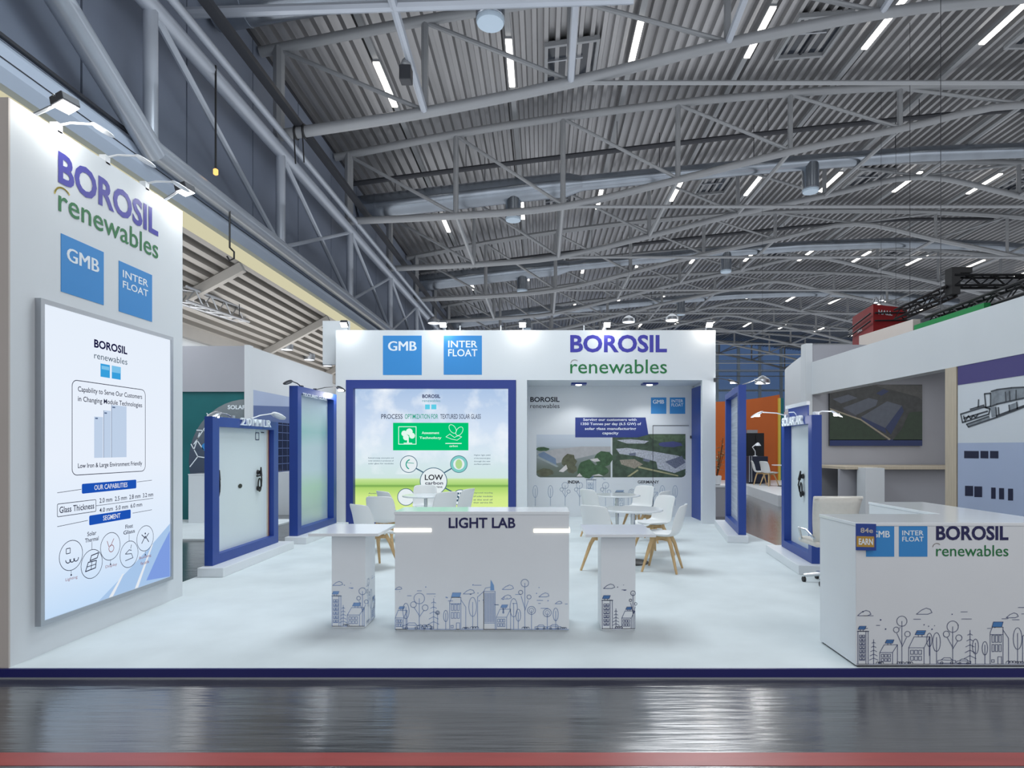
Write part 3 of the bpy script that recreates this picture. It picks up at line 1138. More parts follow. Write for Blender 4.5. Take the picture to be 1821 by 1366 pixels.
def dark_ink(mb):
    B.line(mb, rr(4.765, 1.332, 5.645, 2.09, .05), .006, e, True)
    B.text(mb, 'Capability to Serve Our Customers', 4.825, 1.990, 5.60, 2.045, e, .008)
    B.text(mb, 'in Changing Module Technologies', 4.825, 1.912, 5.60, 1.967, e, .008)
    B.text(mb, 'Low Iron & Large Environment Friendly', 4.825, 1.375, 5.60, 1.425, e, .012)
    B.line(mb, [(4.62, 1.205), (4.86, 1.215)], .004, e)
    B.line(mb, [(5.53, 1.235), (5.74, 1.24)], .004, e)
    B.line(mb, rr(4.62, 1.02, 5.02, 1.118, .01), .005, e, True)
    B.text(mb, 'Glass Thickness', 4.64, 1.045, 5.0, 1.095, e, .01)
    B.line(mb, [(5.02, 1.066), (5.76, 1.066)], .004, e)
    B.text(mb, '2.0 mm  2.5 mm  2.8 mm  3.2 mm', 5.06, 1.085, 5.76, 1.125, e, .01)
    B.text(mb, '4.0 mm  5.0 mm  6.0 mm', 5.06, 1.005, 5.60, 1.043, e, .01)
    B.line(mb, [(4.62, .945), (4.93, .955)], .004, e)
    B.line(mb, [(5.47, .955), (5.74, .958)], .004, e)
    # round pictograms
    for i, (y, z) in enumerate(((4.756, .70), (4.975, .59), (5.19, .70), (5.425, .59), (5.645, .70))):
        B.ring(mb, y, z, .118, .005, e, 30)
        if i in (1, 3):
            B.line(mb, [(y, z + .12), (y, z + .18)], .004, e)
            B.text(mb, ('Solar', '', '', 'Float')[i if i < 4 else 0] if i != 1 else 'Solar', y - .05, z + .235, y + .05, z + .27, e, .01)
            B.text(mb, 'Thermal' if i == 1 else 'Glass', y - .075, z + .185, y + .075, z + .22, e, .01)
        else:
            B.disc(mb, y, z - .155, .008, e, 8)
            B.line(mb, [(y, z - .12), (y, z - .15)], .003, e)
    # icons
    y, z = 4.756, .70
    B.line(mb, rr(y - .05, z + .02, y - .01, z + .06, .005), .006, e, True)
    for k in range(3):
        B.ring(mb, y - .03 + .04 * k, z - .03, .025, .007, e, 8, PI, 2 * PI)
    y, z = 4.975, .59
    B.line(mb, [(y - .07, z - .05), (y + .04, z - .04), (y + .05, z + .02), (y - .04, z + .02)], .008, e, True)
    B.line(mb, [(y - .02, z + .03), (y + .06, z + .04), (y + .075, z + .08), (y - .005, z + .07)], .008, e, True)
    B.line(mb, [(y - .055, z - .015), (y + .045, z - .01)], .006, e)
    B.line(mb, [(y - .01, z - .045), (y, z + .02)], .006, e)
    y, z = 5.425, .59
    B.line(mb, [(y - .05, z - .05), (y + .05, z - .04), (y + .03, z), (y - .05, z + .01), (y, z + .04), (y + .03, z + .03)], .006, e)
    B.line(mb, [(y + .02, z + .05), (y + .03, z + .08)], .006, e)
    y, z = 5.645, .70
    for s_ in (-1, 1):
        B.line(mb, [(y, z + .0), (y + s_ * .05, z + .04)], .008, e)
        B.line(mb, [(y, z + .02), (y + s_ * .05, z - .04)], .008, e)
    B.disc(mb, y, z + .045, .009, e, 8)


print_part(B, 'poster_print', ink(INK), t, dark_ink)['kind'] = 'stuff'


def warm_ink(mb):
    y, z = 5.19, .70
    B.ring(mb, y + .01, z - .02, .03, .006, e, 12)
    B.line(mb, [(y, z), (y + .04, z + .06)], .006, e)
    B.line(mb, [(y - .02, z), (y - .04, z + .05)], .006, e)
    B.text(mb, 'Display', 5.13, .515, 5.27, .545, e, 0)
    B.text(mb, 'Lighting', 4.70, .50, 4.82, .53, e, 0)
    B.text(mb, 'Building', 5.56, .51, 5.73, .54, e, 0)
    B.text(mb, 'facade', 5.58, .46, 5.70, .49, e, 0)


print_part(B, 'poster_print', ink((150, 90, 96)), t, warm_ink)['kind'] = 'stuff'


def bars(mb):
    B.rect(mb, 5.0, 1.466, 5.10, 1.81, e)
    B.rect(mb, 5.11, 1.466, 5.195, 1.868, e)
    B.rect(mb, 5.205, 1.466, 5.39, 1.92, e)
print_part(B, 'bar_print', ink((196, 214, 238), .95), t, bars)


def bars2(mb):
    B.rect(mb, 5.105, 1.466, 5.110, 1.868, 2 * e)
    B.rect(mb, 5.198, 1.466, 5.203, 1.92, 2 * e)
    B.rect(mb, 5.01, 1.79, 5.04, 1.802, 2 * e)
    B.rect(mb, 5.115, 1.84, 5.145, 1.852, 2 * e)
    B.rect(mb, 5.21, 1.895, 5.245, 1.907, 2 * e)
print_part(B, 'bar_print', ink((96, 116, 150)), t, bars2)
pl = []
for q, s_, tq in (((4.866, 1.178, 5.52, 1.258), 'OUR CAPABILITIES', (5.0, 1.198, 5.40, 1.24)), ((4.945, .912, 5.445, .992), 'SEGMENT', (5.10, .932, 5.31, .974))):
    o = print_part(B, 'banner_print', ink((30, 86, 190)), t, lambda mb: B.poly(mb, rr(*q, .012), e))
    print_part(B, 'lettering', ink((236, 240, 250)), o, lambda mb: B.text(mb, s_, *tq, 2 * e, .012))


print_part(B, 'mountain_print', ink((176, 208, 246)), t, lambda mb: B.poly(mb, [(5.05, .262), (6.02, .262), (6.02, .79), (5.7, .60), (5.4, .44)], e * .5))
print_part(B, 'mountain_print', ink((134, 166, 236)), t, lambda mb: B.poly(mb, [(5.66, .30), (6.02, .262), (6.02, .72), (5.86, .55)], e * .7))
def wl_(mb):
    B.poly(mb, [(5.17, .262), (5.22, .262), (5.36, .43), (5.335, .43)], e * .8)
    B.poly(mb, [(5.50, .262), (5.545, .262), (5.76, .63), (5.735, .62)], e * .8)
print_part(B, 'road_print', ink((240, 246, 254)), t, wl_)

# floodlights and arm lamps on the tower top
floodlight('floodlight', 'bright floodlight on top of the white tower at its front corner', (TX + .10, 4.62, 4.17), (TX + .35, 4.55, 3.2), 'floodlights on the white tower', (TX - .08, 4.55, 4.02), 7)
floodlight('floodlight', 'bright floodlight on top of the white tower at its far corner', (TX + .12, 6.14, 4.16), (TX + .35, 6.1, 3.2), 'floodlights on the white tower', (TX - .08, 6.12, 4.02), 5)
for i, (a, b) in enumerate((((106, 231, 0), (178, 219, 0)), ((214, 297, 0), (268, 290, 0)), ((318, 356, 0), (346, 348, 0)))):
    y = (5.06, 5.55, 6.22)[i]
    arm_lamp('arm_lamp', 'thin white arm lamp on the tower top edge, %s from its front corner' % ORD[i], (TX - .03, 4.69 + .52 * i, 4.06), (TX + .19, 4.78 + .52 * i, 4.12), 'arm lamps on the white tower', 0, 'white', False, .07)

# ------------------------------------------------------------------ rear wall of the stand
YW = 12.2
X0, X1 = -4.17, 3.53
HT = 3.925
zf = EYE + (CY - 676) / FPX * YW         # underside of the fascia
t = thing('booth_wall', 'white rear booth structure with logo fascia, screen bay and open meeting alcove', 'booth wall', (0, YW, 0))
MB().box(X0, YW, zf, X1, YW + .5, HT).build('fascia', M['panel_white'], t)
MB().box(X0, YW, 0, -3.965, YW + .5, zf).build('column', M['panel_white'], t)
MB().box(-.515, YW, 0, -.296, YW + 1.3, zf).build('column', M['panel_white'], t)
MB().box(3.26, YW, 0, X1, YW + .12, zf).build('column', M['panel_white'], t)
MB().box(-3.965, YW + .36, 0, -.515, YW + .5, zf).build('screen_bay_wall', M['panel_white'], t)
MB().box(-.296, YW + 1.2, 0, 3.53, YW + 1.3, zf).build('alcove_wall', M['panel_white'], t)
MB().box(-.296, YW + .5, zf, 3.53, YW + 1.3, zf + .08).build('alcove_ceiling', M['panel_white'], t)
MB().box(3.40, YW + .12, 0, 3.53, YW + 1.2, zf).build('alcove_side', M['panel_white'], t)
MB().prism([(3.385, YW + 1.19, 0), (3.395, YW + .35, 0), (3.365, YW + .35, 0), (3.34, YW + 1.19, 0)], (0, 0, zf - .06)).build('blue_side_panel', M['blue_frame'], t)
MB().box(-4.62, YW + .5, 3.30, X0 + .1, YW + .6, 4.22).build('wing_panel', M['panel_white'], t)
MB().box(-4.35, YW + .5, 0, X0 + .02, YW + .6, 3.3).build('wing_column', M['panel_white'], t)
F = Face((0, YW, 0), (1, 0, 0), (0, 0, 1))


def fx(px):
    return (px - CX) / FPX * YW


def fz_(py):
    return EYE + (CY - py) / FPX * YW


print_part(F, 'lettering', M['letter_violet'], t, lambda mb: F.text(mb, 'BOROSIL', fx(1014), fz_(627), fx(1186), fz_(595.5), .003, .03))
print_part(F, 'lettering', M['letter_green'], t, lambda mb: F.text(mb, 'renewables', fx(1014), fz_(664.5), fx(1186), fz_(639.5), .003, .004))
arc_print(F, t, fx(1022), fz_(647), .08, .003, M['beige'])
logo_squares(F, t, (fx(681), fz_(667), fx(750), fz_(597)), (fx(789), fz_(666.5), fx(857), fz_(597)), 0,
             (fx(690), fz_(624), fx(741), fz_(607)), (fx(797), fz_(618), fx(849), fz_(606)), (fx(797), fz_(634), fx(849), fz_(621)), d=.003)
# prints on the alcove wall
YA = YW + 1.2
A = Face((0, YA, 0), (1, 0, 0), (0, 0, 1))


def ax(px):
    return (px - CX) / FPX * YA


def az(py):
    return EYE + (CY - py) / FPX * YA


print_part(A, 'lettering', M['letter_dark'], t, lambda mb: A.text(mb, 'BOROSIL', ax(943), az(715), ax(995), az(706), .002, .03))
print_part(A, 'lettering', M['letter_dark'], t, lambda mb: A.text(mb, 'renewables', ax(943), az(726), ax(995), az(718), .002, .0))
logo_squares(A, t, (ax(1157.5), az(736), ax(1185), az(707)), (ax(1191), az(736), ax(1218.5), az(707)), 0,
             (ax(1161), az(718), ax(1181), az(711)), (ax(1194), az(716), ax(1215), az(710.5)), (ax(1194), az(723), ax(1215), az(717.5)), d=.002)
o = print_part(A, 'banner_print', M['indigo'], t, lambda mb: A.poly(mb, [(ax(1023), az(778)), (ax(1134), az(778)), (ax(1153), az(773)), (ax(1148), az(742.5)), (ax(1023), az(742.5))], .005))


def btxt(mb):
    for s_, x0, x1, y in (('Serving our customers with', 1037, 1132, 750), ('1350 Tonnes per day (6.5 GW) of', 1033, 1140, 757.5),
                          ('solar glass manufacturing', 1040, 1131, 766), ('capacity', 1071, 1100, 774)):
        A.text(mb, s_, ax(x0), az(y), ax(x1), az(y - 6), .007, .02)
print_part(A, 'lettering', M['letter_white'], o, btxt)['kind'] = 'stuff'
print_part(A, 'lettering', M['letter_dark'], t, lambda mb: A.text(mb, 'INDIA', ax(1010), az(860), ax(1031), az(854.5), .002, .04))
print_part(A, 'lettering', M['letter_dark'], t, lambda mb: A.text(mb, 'GERMANY', ax(1134), az(860), ax(1172), az(854.5), .002, .02))


def seam(mb):
    A.line(mb, [(ax(1225), az(757)), (ax(1161), az(757)), (ax(1161), 0.02)], .012, .008)
print_part(A, 'door_seam', M['joint'], t, seam)
MB().box(ax(1227), YA - .03, az(780), ax(1229), YA, az(775)).build('door_pull', M['dark'], t)
# the two aerial photographs, printed on the wall
sky_p = ramp_mat('hazy aerial print', [(0, (92, 104, 92)), (.2, (104, 114, 104)), (.62, (150, 158, 162)), (.74, (186, 196, 206)), (1, (196, 206, 218))])


def q1(pts):
    return [(ax(954 + 132 * u), az(849 - 76 * v)) for u, v in pts]


def q2(pts):
    return [(ax(1089 + 130 * u), az(849 - 77 * v)) for u, v in pts]


ph = print_part(A, 'photo_print', sky_p, t, lambda mb: A.poly(mb, q1([(.05, 0), (1, 0), (1, 1), (0, 1), (0, .06), (.02, .02)]), .002))


def add_print(face, col, polys, h, name='photo_print', noise=.25, sc=14):
    m_ = mat('printed patch', col, .6, noise=noise, scale=sc)
    def f(mb):
        for i, p in enumerate(polys):
            face.poly(mb, p, h + .0001 * i)
    o_ = print_part(face, name, m_, ph, f)
    o_['kind'] = 'stuff'
    return o_


def blob(q, u, v, ru, rv, n=14, seed=0):
    r = random.Random(seed)
    return q([(u + ru * math.cos(2 * PI * i / n) * r.uniform(.8, 1.1), v + rv * math.sin(2 * PI * i / n) * r.uniform(.8, 1.1)) for i in range(n)])


add_print(A, (172, 172, 174), [q1([(0, .55), (.25, .66), (.6, .72), (1, .72), (1, .62), (.75, .52), (.5, .42), (.28, .33)])], .0035, noise=.06)
add_print(A, (112, 132, 158), [q1([(.02, .55), (.1, .6), (.26, .44), (.27, .25), (.05, .44)])], .004, noise=.05)
add_print(A, (150, 160, 160), [q1([(0, .46), (.27, .24), (.3, .26), (.02, .5)])], .0045, noise=.05)
add_print(A, (92, 94, 74), [blob(q1, .44, .38, .10, .18, seed=2), blob(q1, .12, .12, .12, .1, seed=9), blob(q1, .48, .2, .07, .12, seed=3)], .005)
add_print(A, (62, 92, 62), [blob(q1, .68, .2, .14, .22, seed=4), blob(q1, .9, .42, .13, .2, seed=5), blob(q1, .85, .16, .12, .14, seed=6), blob(q1, .08, .66, .1, .05, seed=12)], .0055)
add_print(A, (210, 206, 204), [q1([(.3, .14), (.4, .3), (.42, .2), (.36, .12)]), q1([(.72, .42), (.82, .45), (.86, .38), (.78, .36)]), q1([(.74, .04), (.84, .08), (.9, .03)]), q1([(.54, .02), (.58, .1), (.62, .02)])], .006, noise=.08)
g2 = mat('dark green aerial print', (66, 84, 68), .6, noise=.35, scale=9)
ph = print_part(A, 'photo_print', g2, t, lambda mb: A.poly(mb, q2([(0, 0), (.95, 0), (.98, .02), (1, .06), (1, 1), (0, 1)]), .002))
add_print(A, (84, 104, 78), [q2([(.5, .98), (1, .98), (1, .84), (.7, .8), (.55, .88)])], .003)
add_print(A, (72, 78, 128), [blob(q2, .8, .76, .17, .07, seed=3)], .0035, noise=.05)
add_print(A, (176, 180, 190), [q2([(.06, .86), (.25, .88), (.5, .84), (.44, .78), (.2, .78)]), q2([(.05, .66), (.2, .68), (.55, .6), (.9, .5), (1, .4), (1, .2), (.85, .1), (.62, .2), (.6, .36), (.3, .5), (.1, .54)])], .004, noise=.3, sc=30)
add_print(A, (104, 110, 130), [q2([(.72, .36), (.95, .5), (1, .34), (.86, .2)]), q2([(.22, .55), (.32, .57), (.32, .5), (.24, .5)]), q2([(.42, .44), (.52, .4), (.5, .35), (.42, .38)])], .005, noise=.3, sc=40)
add_print(A, (150, 142, 128), [q2([(.1, .4), (.3, .42), (.42, .3), (.3, .2), (.12, .3)])], .0045, noise=.3, sc=30)
add_print(A, (168, 164, 126), [q2([(.36, .26), (.9, .05), (.9, .02), (.35, .22)]), q2([(.2, .02), (.34, .18), (.36, .16), (.24, .02)])], .0055, noise=.1)
# faint city sketch along the foot of the alcove wall
seq = []
rnd = random.Random(3)
x = -.22
while x < 3.2:
    k = rnd.choice(['office', 'leaf_tree', 'pine', 'house', 'ball_tree', 'flats', 'lolly'])
    if k == 'office':
        seq.append((k, x, .25, .2, rnd.uniform(.35, .6)))
    elif k in ('house', 'flats'):
        seq.append((k, x, .25, .32, .3))
    elif k == 'ball_tree':
        seq.append((k, x + .1, .25, .45, .07))
    elif k == 'lolly':
        seq.append((k, x + .08, .25, .3, .07))
    else:
        seq.append((k, x + .08, .25, .45))
    x += rnd.uniform(.25, .4)
skyline(A, .002, .009, seq, M['line_faint'], M['line_faint'], t, (-.2, 3.2, .7, 1.0, 16))
# ceiling spots in the alcove
for i, px in enumerate((1029, 1155)):
    p = P(px, 683, 12.8)
    t2 = thing('ceiling_spot', 'square navy ceiling spot in the meeting alcove, %s' % ('beside the screen bay' if i == 0 else 'beside the blue side panel'), 'lamp', (p.x, p.y, zf), 0, 'ceiling spots in the alcove')
    MB().box(p.x - .16, p.y - .14, zf - .035, p.x + .16, p.y + .14, zf).build('housing', M['indigo'], t2)
    MB().lathe([(.001, -.045), (.06, -.045), (.07, -.03), (.07, 0)], (p.x, p.y, zf), 16).build('lens', M['lamp_on'], t2)
    l = bpy.data.lights.new('ceiling_spot', 'SPOT')
    l.energy, l.spot_size, l.spot_blend, l.shadow_soft_size = 24, 2.2, .6, .06
    o = bpy.data.objects.new('lamp_light', l)
    o.location = (p.x, p.y, zf - .07)
    C.objects.link(o)

# big screen in its blue frame
t = thing('video_screen', 'large lit screen with clouds, green field and icons in a blue frame', 'screen', (-2.24, YW + .2, 0))
fx0, fx1 = -3.96, -.52
for q in ((fx0, 0, -3.815, zf), (-.675, 0, fx1, zf), (-3.815, zf - .17, -.675, zf), (-3.815, 0, -.675, .10)):
    MB().box(q[0], YW - .02, q[1], q[2], YW + .36, q[3]).build('frame_bar', M['indigo'], t)
YS = YW + .12
scr = ramp_mat('screen picture', [(0, (222, 240, 150)), (.16, (208, 234, 140)), (.235, (172, 212, 112)), (.25, (116, 164, 82)), (.262, (168, 210, 118)), (.30, (196, 226, 152)), (.312, (206, 228, 226)), (.5, (214, 230, 240)), (.7, (206, 222, 242)), (1, (172, 196, 228))],
               emit=.88, cloud=(1.5, (240, 246, 252), .5, .72, .34))
sx0, sx1, sz0, sz1 = (632 - CX) / FPX * YS, (902 - CX) / FPX * YS, EYE + (CY - 919) / FPX * YS, EYE + (CY - 692) / FPX * YS
MB().box(-3.815, YS, .10, -.675, YS + .05, zf - .17).build('display', scr, t)
G = Face((0, YS, 0), (1, 0, 0), (0, 0, 1))


def gx(px):
    return (px - CX) / FPX * YS


def gz(py):
    return EYE + (CY - py) / FPX * YS


def gl(c, p=1.0):
    return ink(c, p)


print_part(G, 'lettering', gl((40, 46, 92)), t, lambda mb: G.text(mb, 'BOROSIL', gx(751), gz(708), gx(783), gz(701.5), .002, .03))
print_part(G, 'lettering', gl((60, 150, 160)), t, lambda mb: G.text(mb, 'renewables', gx(751), gz(715), gx(783), gz(710.5), .002, 0))


def tw(mb):
    G.rect(mb, gx(756), gz(728), gx(764.5), gz(719.5), .002)
    G.rect(mb, gx(767), gz(728), gx(776), gz(719.5), .002)
print_part(G, 'logo_print', gl((96, 206, 232)), t, tw)
print_part(G, 'lettering', gl((66, 74, 96)), t, lambda mb: G.text(mb, 'PROCESS', gx(678), gz(745), gx(716), gz(736.5), .002, .01))
print_part(G, 'lettering', gl((40, 160, 130)), t, lambda mb: G.text(mb, 'OPTIMIZATION FOR', gx(720), gz(745), gx(779), gz(736.5), .002, .01))
print_part(G, 'lettering', gl((66, 74, 96)), t, lambda mb: G.text(mb, 'TEXTURED SOLAR GLASS', gx(783), gz(745), gx(855), gz(736.5), .002, .01))
o = print_part(G, 'banner_print', gl((0, 196, 116)), t, lambda mb: G.rect(mb, gx(699), gz(801), gx(833), gz(752), .002))


def gb(mb):
    G.line(mb, [(gx(709), gz(790)), (gx(709), gz(759)), (gx(740), gz(759)), (gx(740), gz(790))], .014, .004, True)
    for u, v, r in ((719, 771, .06), (728, 768, .07), (733, 775, .06), (722, 778, .06)):
        G.disc(mb, gx(u), gz(v), r, .004, 12)
    G.rect(mb, gx(724), gz(789), gx(727), gz(776), .004)
    G.rect(mb, gx(718), gz(789), gx(733), gz(787.5), .004)
    G.text(mb, 'Assessment', gx(750), gz(772), gx(781), gz(767.5), .004, .02)
    G.text(mb, 'Technology', gx(746), gz(782), gx(785), gz(776.5), .004, .02)
    for u, v, ang in ((805, 763, .6), (817, 767, -.6)):
        pts = [(gx(u) + .06 * math.cos(2 * PI * i / 14) * math.cos(ang) - .1 * math.sin(2 * PI * i / 14) * math.sin(ang),
                gz(v) + .06 * math.cos(2 * PI * i / 14) * math.sin(ang) + .1 * math.sin(2 * PI * i / 14) * math.cos(ang)) for i in range(14)]
        G.line(mb, pts, .01, .004, True)
    G.line(mb, [(gx(793), gz(777)), (gx(800), gz(772)), (gx(808), gz(778)), (gx(815), gz(775)), (gx(821), gz(777)), (gx(813), gz(783)), (gx(803), gz(781))], .01, .004, True)
    G.rect(mb, gx(792), gz(789.5), gx(821), gz(788), .004)
    G.text(mb, 'carbon', gx(799), gz(795), gx(814), gz(791.5), .004, .02)
print_part(G, 'lettering', gl((228, 250, 240)), o, gb)['kind'] = 'stuff'


def small(mb):
    for x0, x1, ys, ss in ((655, 700, (815, 820, 825), ('Reduced energy consumption and', 'lower emissions in production of', 'solar glass for modules')),
                           (843, 872, (810, 815.5, 821, 826), ('Higher light yield', 'of the textured glass', 'through the new', 'surface pattern')),
                           (655, 684, (878, 883.5, 889, 894), ('Antimony', 'free glass', 'melt for', 'recycling')),
                           (842, 876, (877, 883, 889, 894), ('Improved recycling', 'of solar modules', 'at the end of', 'their service life'))):
        for y, s_ in zip(ys, ss):
            G.text(mb, s_, gx(x0), gz(y + 1.3), gx(x1), gz(y - 1.7), .002, .01)
print_part(G, 'screen_print', gl((84, 104, 120)), t, small)['kind'] = 'stuff'
cw, cdk = gl((238, 248, 252), .92), gl((70, 104, 128))


def links(mb):
    G.line(mb, [(gx(738), gz(832)), (gx(756), gz(842))], .025, .002)
    G.line(mb, [(gx(805), gz(832)), (gx(788), gz(842))], .025, .002)
    G.line(mb, [(gx(738), gz(878)), (gx(756), gz(866))], .025, .002)
    G.line(mb, [(gx(810), gz(878)), (gx(788), gz(866))], .025, .002)
    for u, v, r in ((727, 825.5, 15.5), (816, 825.5, 15.5), (771, 856, 24.5), (722, 884, 15.5), (819, 885, 14.5)):
        G.disc(mb, gx(u), gz(v), r / FPX * YS, .0025, 36)
print_part(G, 'icon_print', cdk, t, links)


def discs(mb):
    for u, v, r in ((727, 825.5, 14.3), (816, 825.5, 10), (771, 856, 23.2), (722, 884, 14.3), (819, 885, 13.3)):
        G.disc(mb, gx(u), gz(v), r / FPX * YS, .0035, 36)
print_part(G, 'icon_print', cw, t, discs)
print_part(G, 'icon_print', gl((128, 204, 200)), t, lambda mb: G.ring(mb, gx(816), gz(825.5), 12.3 / FPX * YS, .05, .004))
print_part(G, 'icon_print', gl((176, 216, 150)), t, lambda mb: G.disc(mb, gx(816), gz(825.5), .07, .0045, 20, ry=.1))
print_part(G, 'icon_print', gl((40, 160, 140)), t, lambda mb: (G.ring(mb, gx(731), gz(826), .1, .022, .0045, 14, PI * .6, PI * 1.35), G.line(mb, [(gx(724), gz(823)), (gx(736), gz(824))], .012, .0045)))
print_part(G, 'lettering', gl((34, 34, 44)), t, lambda mb: G.text(mb, 'LOW', gx(755.5), gz(854), gx(788), gz(844), .0045, .02))
print_part(G, 'lettering', gl((70, 70, 88)), t, lambda mb: (G.text(mb, 'carbon', gx(756), gz(862), gx(788), gz(856), .0045, .02), G.text(mb, 'footprint', gx(756), gz(869), gx(787), gz(864), .0045, .02)))
print_part(G, 'lettering', gl((60, 90, 110)), t, lambda mb: G.text(mb, '5D', gx(811), gz(892), gx(827), gz(876), .0045, .04))

# floodlights along the fascia top
for i, (px, warm) in enumerate(((610, 0), (787, 0), (929, 1), (1080, 0), (1263, 1))):
    x = fx(px) * (YW - .22) / YW
    z = EYE + (CY - 577) / FPX * (YW - .2)
    floodlight('floodlight', 'bright starry floodlight on the fascia top, %s of five along it' % ORD[i], (x, YW - .16, z), (x, YW - .42, z - .30), 'floodlights on the fascia', (x, YW + .1, HT), 5,
               (1, .92, .82) if warm else (.95, .98, 1))
for i, px in enumerate((817, 890, 1039)):
    x = fx(px)
    tt = thing('fixing_pin', 'short white pin on the fascia top, %s of three' % ORD[i], 'pin', (x, YW + .1, HT), 0, 'pins on the fascia top')
    MB().lathe([(.03, 0), (.03, .01), (.012, .02), (.012, .09), (.02, .1), (.001, .12)], (x, YW + .1, HT), 10).build('pin', M['white'], tt, True)

# ------------------------------------------------------------------ glass display frames
def display_frame(label, near, far, h, side, thick, panel, letters, bar, door=False, tilt=None, base_ext=(.12, .12)):
    """standing blue frame with a glass sample on a white base; side = +1 when its face looks to +x"""
    near, far = V((near[0], near[1], 0)), V((far[0], far[1], 0))
    ln = (far - near)
    L = ln.length
    d = ln.normalized()
    if side > 0:
        Fc = Face(near, d, (0, 0, 1))
        n = Fc.n
        a = lambda s: s
    else:
        Fc = Face(far, -d, (0, 0, 1))
        n = Fc.n
        a = lambda s: L - s
    t = thing('glass_display_frame', label, 'display frame', (near + far) / 2, 0, 'blue glass display frames')
    b = MB()
    p0, p1 = near - d * base_ext[0], far + d * base_ext[1]
    b.prism([p0 + n * .19, p1 + n * .19, p1 - n * (thick + .02), p0 - n * (thick + .02)], (0, 0, .112))
    b.build('base', M['white'], t, bevel=.006)
    z0, z1 = .113, h

    def blk(s0, s1, za, zb, h0, h1, nme, m_, parent=t):
        m2 = MB()
        A0, A1 = sorted((a(s0), a(s1)))
        Fc.slab(m2, A0, za, A1, zb, h0, h1)
        return m2.build(nme, m_, parent)
    blk(0, bar, z0, z1, -thick, 0, 'frame_post', M['blue_frame'])
    blk(L - bar, L, z0, z1, -thick, 0, 'frame_post', M['blue_frame'])
    blk(bar, L - bar, z1 - bar * .8, z1, -thick, 0, 'frame_head', M['blue_frame'])
    blk(bar, L - bar, z0, z0 + bar * .8, -thick, 0, 'frame_sill', M['blue_frame'])
    gl_ = blk(bar, L - bar - (.06 if door == 'brown' else 0), z0 + bar * .8, z1 - bar * .8, -thick + .005, -thick + .02, 'glass_panel', panel)
    if door == 'brown':
        blk(L - bar - .06, L - bar - .03, z0 + bar * .8, z1 - bar * .8, -thick + .005, -thick + .03, 'edge_strip', M['pale_wood'])
        blk(L - bar - .03, L - bar, z0 + bar * .8, z1 - bar * .8, -thick + .005, -thick + .03, 'edge_strip', M['brown_edge'])
    return t, Fc, a, L


fA, FA, aA, LA = display_frame('low blue door-height frame with frosted white glass, two black suction handles and brown edge', (-3.99, 7.3), (-3.99, 9.12), 1.93, 1, .10, M['glass_white'], None, .15, 'brown')
hA = -.078


def suction_handle(F_, a_, s, z, parent, k=.72):
    mb = MB()
    u = a_(s)
    for dz in (.16 * k, -.16 * k):
        c = F_.pt(u, z + dz, hA)
        mb.tube([c, c + F_.n * .03], [.05 * k, .035 * k], 12)
    h_ = .05
    pts = [F_.pt(u, z + .16 * k, hA + .03), F_.pt(u + .01, z + .12 * k, hA + h_), F_.pt(u - .005, z, hA + h_ + .012), F_.pt(u + .01, z - .12 * k, hA + h_), F_.pt(u, z - .16 * k, hA + .03)]
    mb.tube(pts, .009, 8)
    ring = [F_.pt(u + .06 * k * math.cos(q * PI / 8), z + k * (-.09 + .13 * math.sin(q * PI / 8)), hA + .03) for q in range(17)]
    mb.tube(ring, .009, 6)
    mb.tube([F_.pt(u - .11 * k, z + .09 * k, hA + .03), F_.pt(u, z + .10 * k, hA + .05), F_.pt(u + .02, z + .26 * k, hA + .04)], [.014, .02, .009], 8)
    return mb.build('suction_handle', M['black'], parent, True)


suction_handle(FA, aA, .20, 1.08, fA)
suction_handle(FA, aA, 1.32, 1.08, fA)
m2 = MB()
FA.disc(m2, .82, 1.03, .055, hA + .002, 20, ry=.03)
m2.build('grip_hole', M['black'], fA)
m2 = MB()
FA.line(m2, rr(1.26, 1.66, 1.36, 1.76, .01), .012, hA + .002, True)
m2.build('sticker', M['line_navy'], fA)
m2 = MB()
FA.rect(m2, 1.42, 1.76, 1.52, 1.775, hA + .002)
m2.build('sticker', M['letter_dark'], fA)
for body, u0, u1 in (('2.0', .66, .92), ('MM', .97, 1.22), ('LR', 1.29, 1.52)):
    m2 = MB()
    FA.text(m2, body, u0, 1.845, u1, 1.945, .03, 0, .03)
    m2.build('lettering', M['letter_white'], fA)['kind'] = 'stuff'

wavy = ramp_mat('green tinted frosted glass', [(0, (190, 208, 214)), (.12, (172, 196, 200)), (.28, (186, 216, 204)), (.42, (194, 214, 222)), (.6, (188, 208, 214)), (.72, (158, 198, 196)), (.8, (178, 206, 206)), (1, (196, 212, 226))], rough=.25)
fB, FB, aB, LB = display_frame('tall blue frame with green tinted frosted glass beside the white rear column', (-3.95, 9.75), (-3.9, 11.45), 2.55, 1, .14, wavy, None, .14)
m2 = MB()
FB.text(m2, 'TEXTURED GLASS', .18, 2.40, 1.2, 2.455, .004, .02)
m2.build('lettering', M['letter_white'], fB)

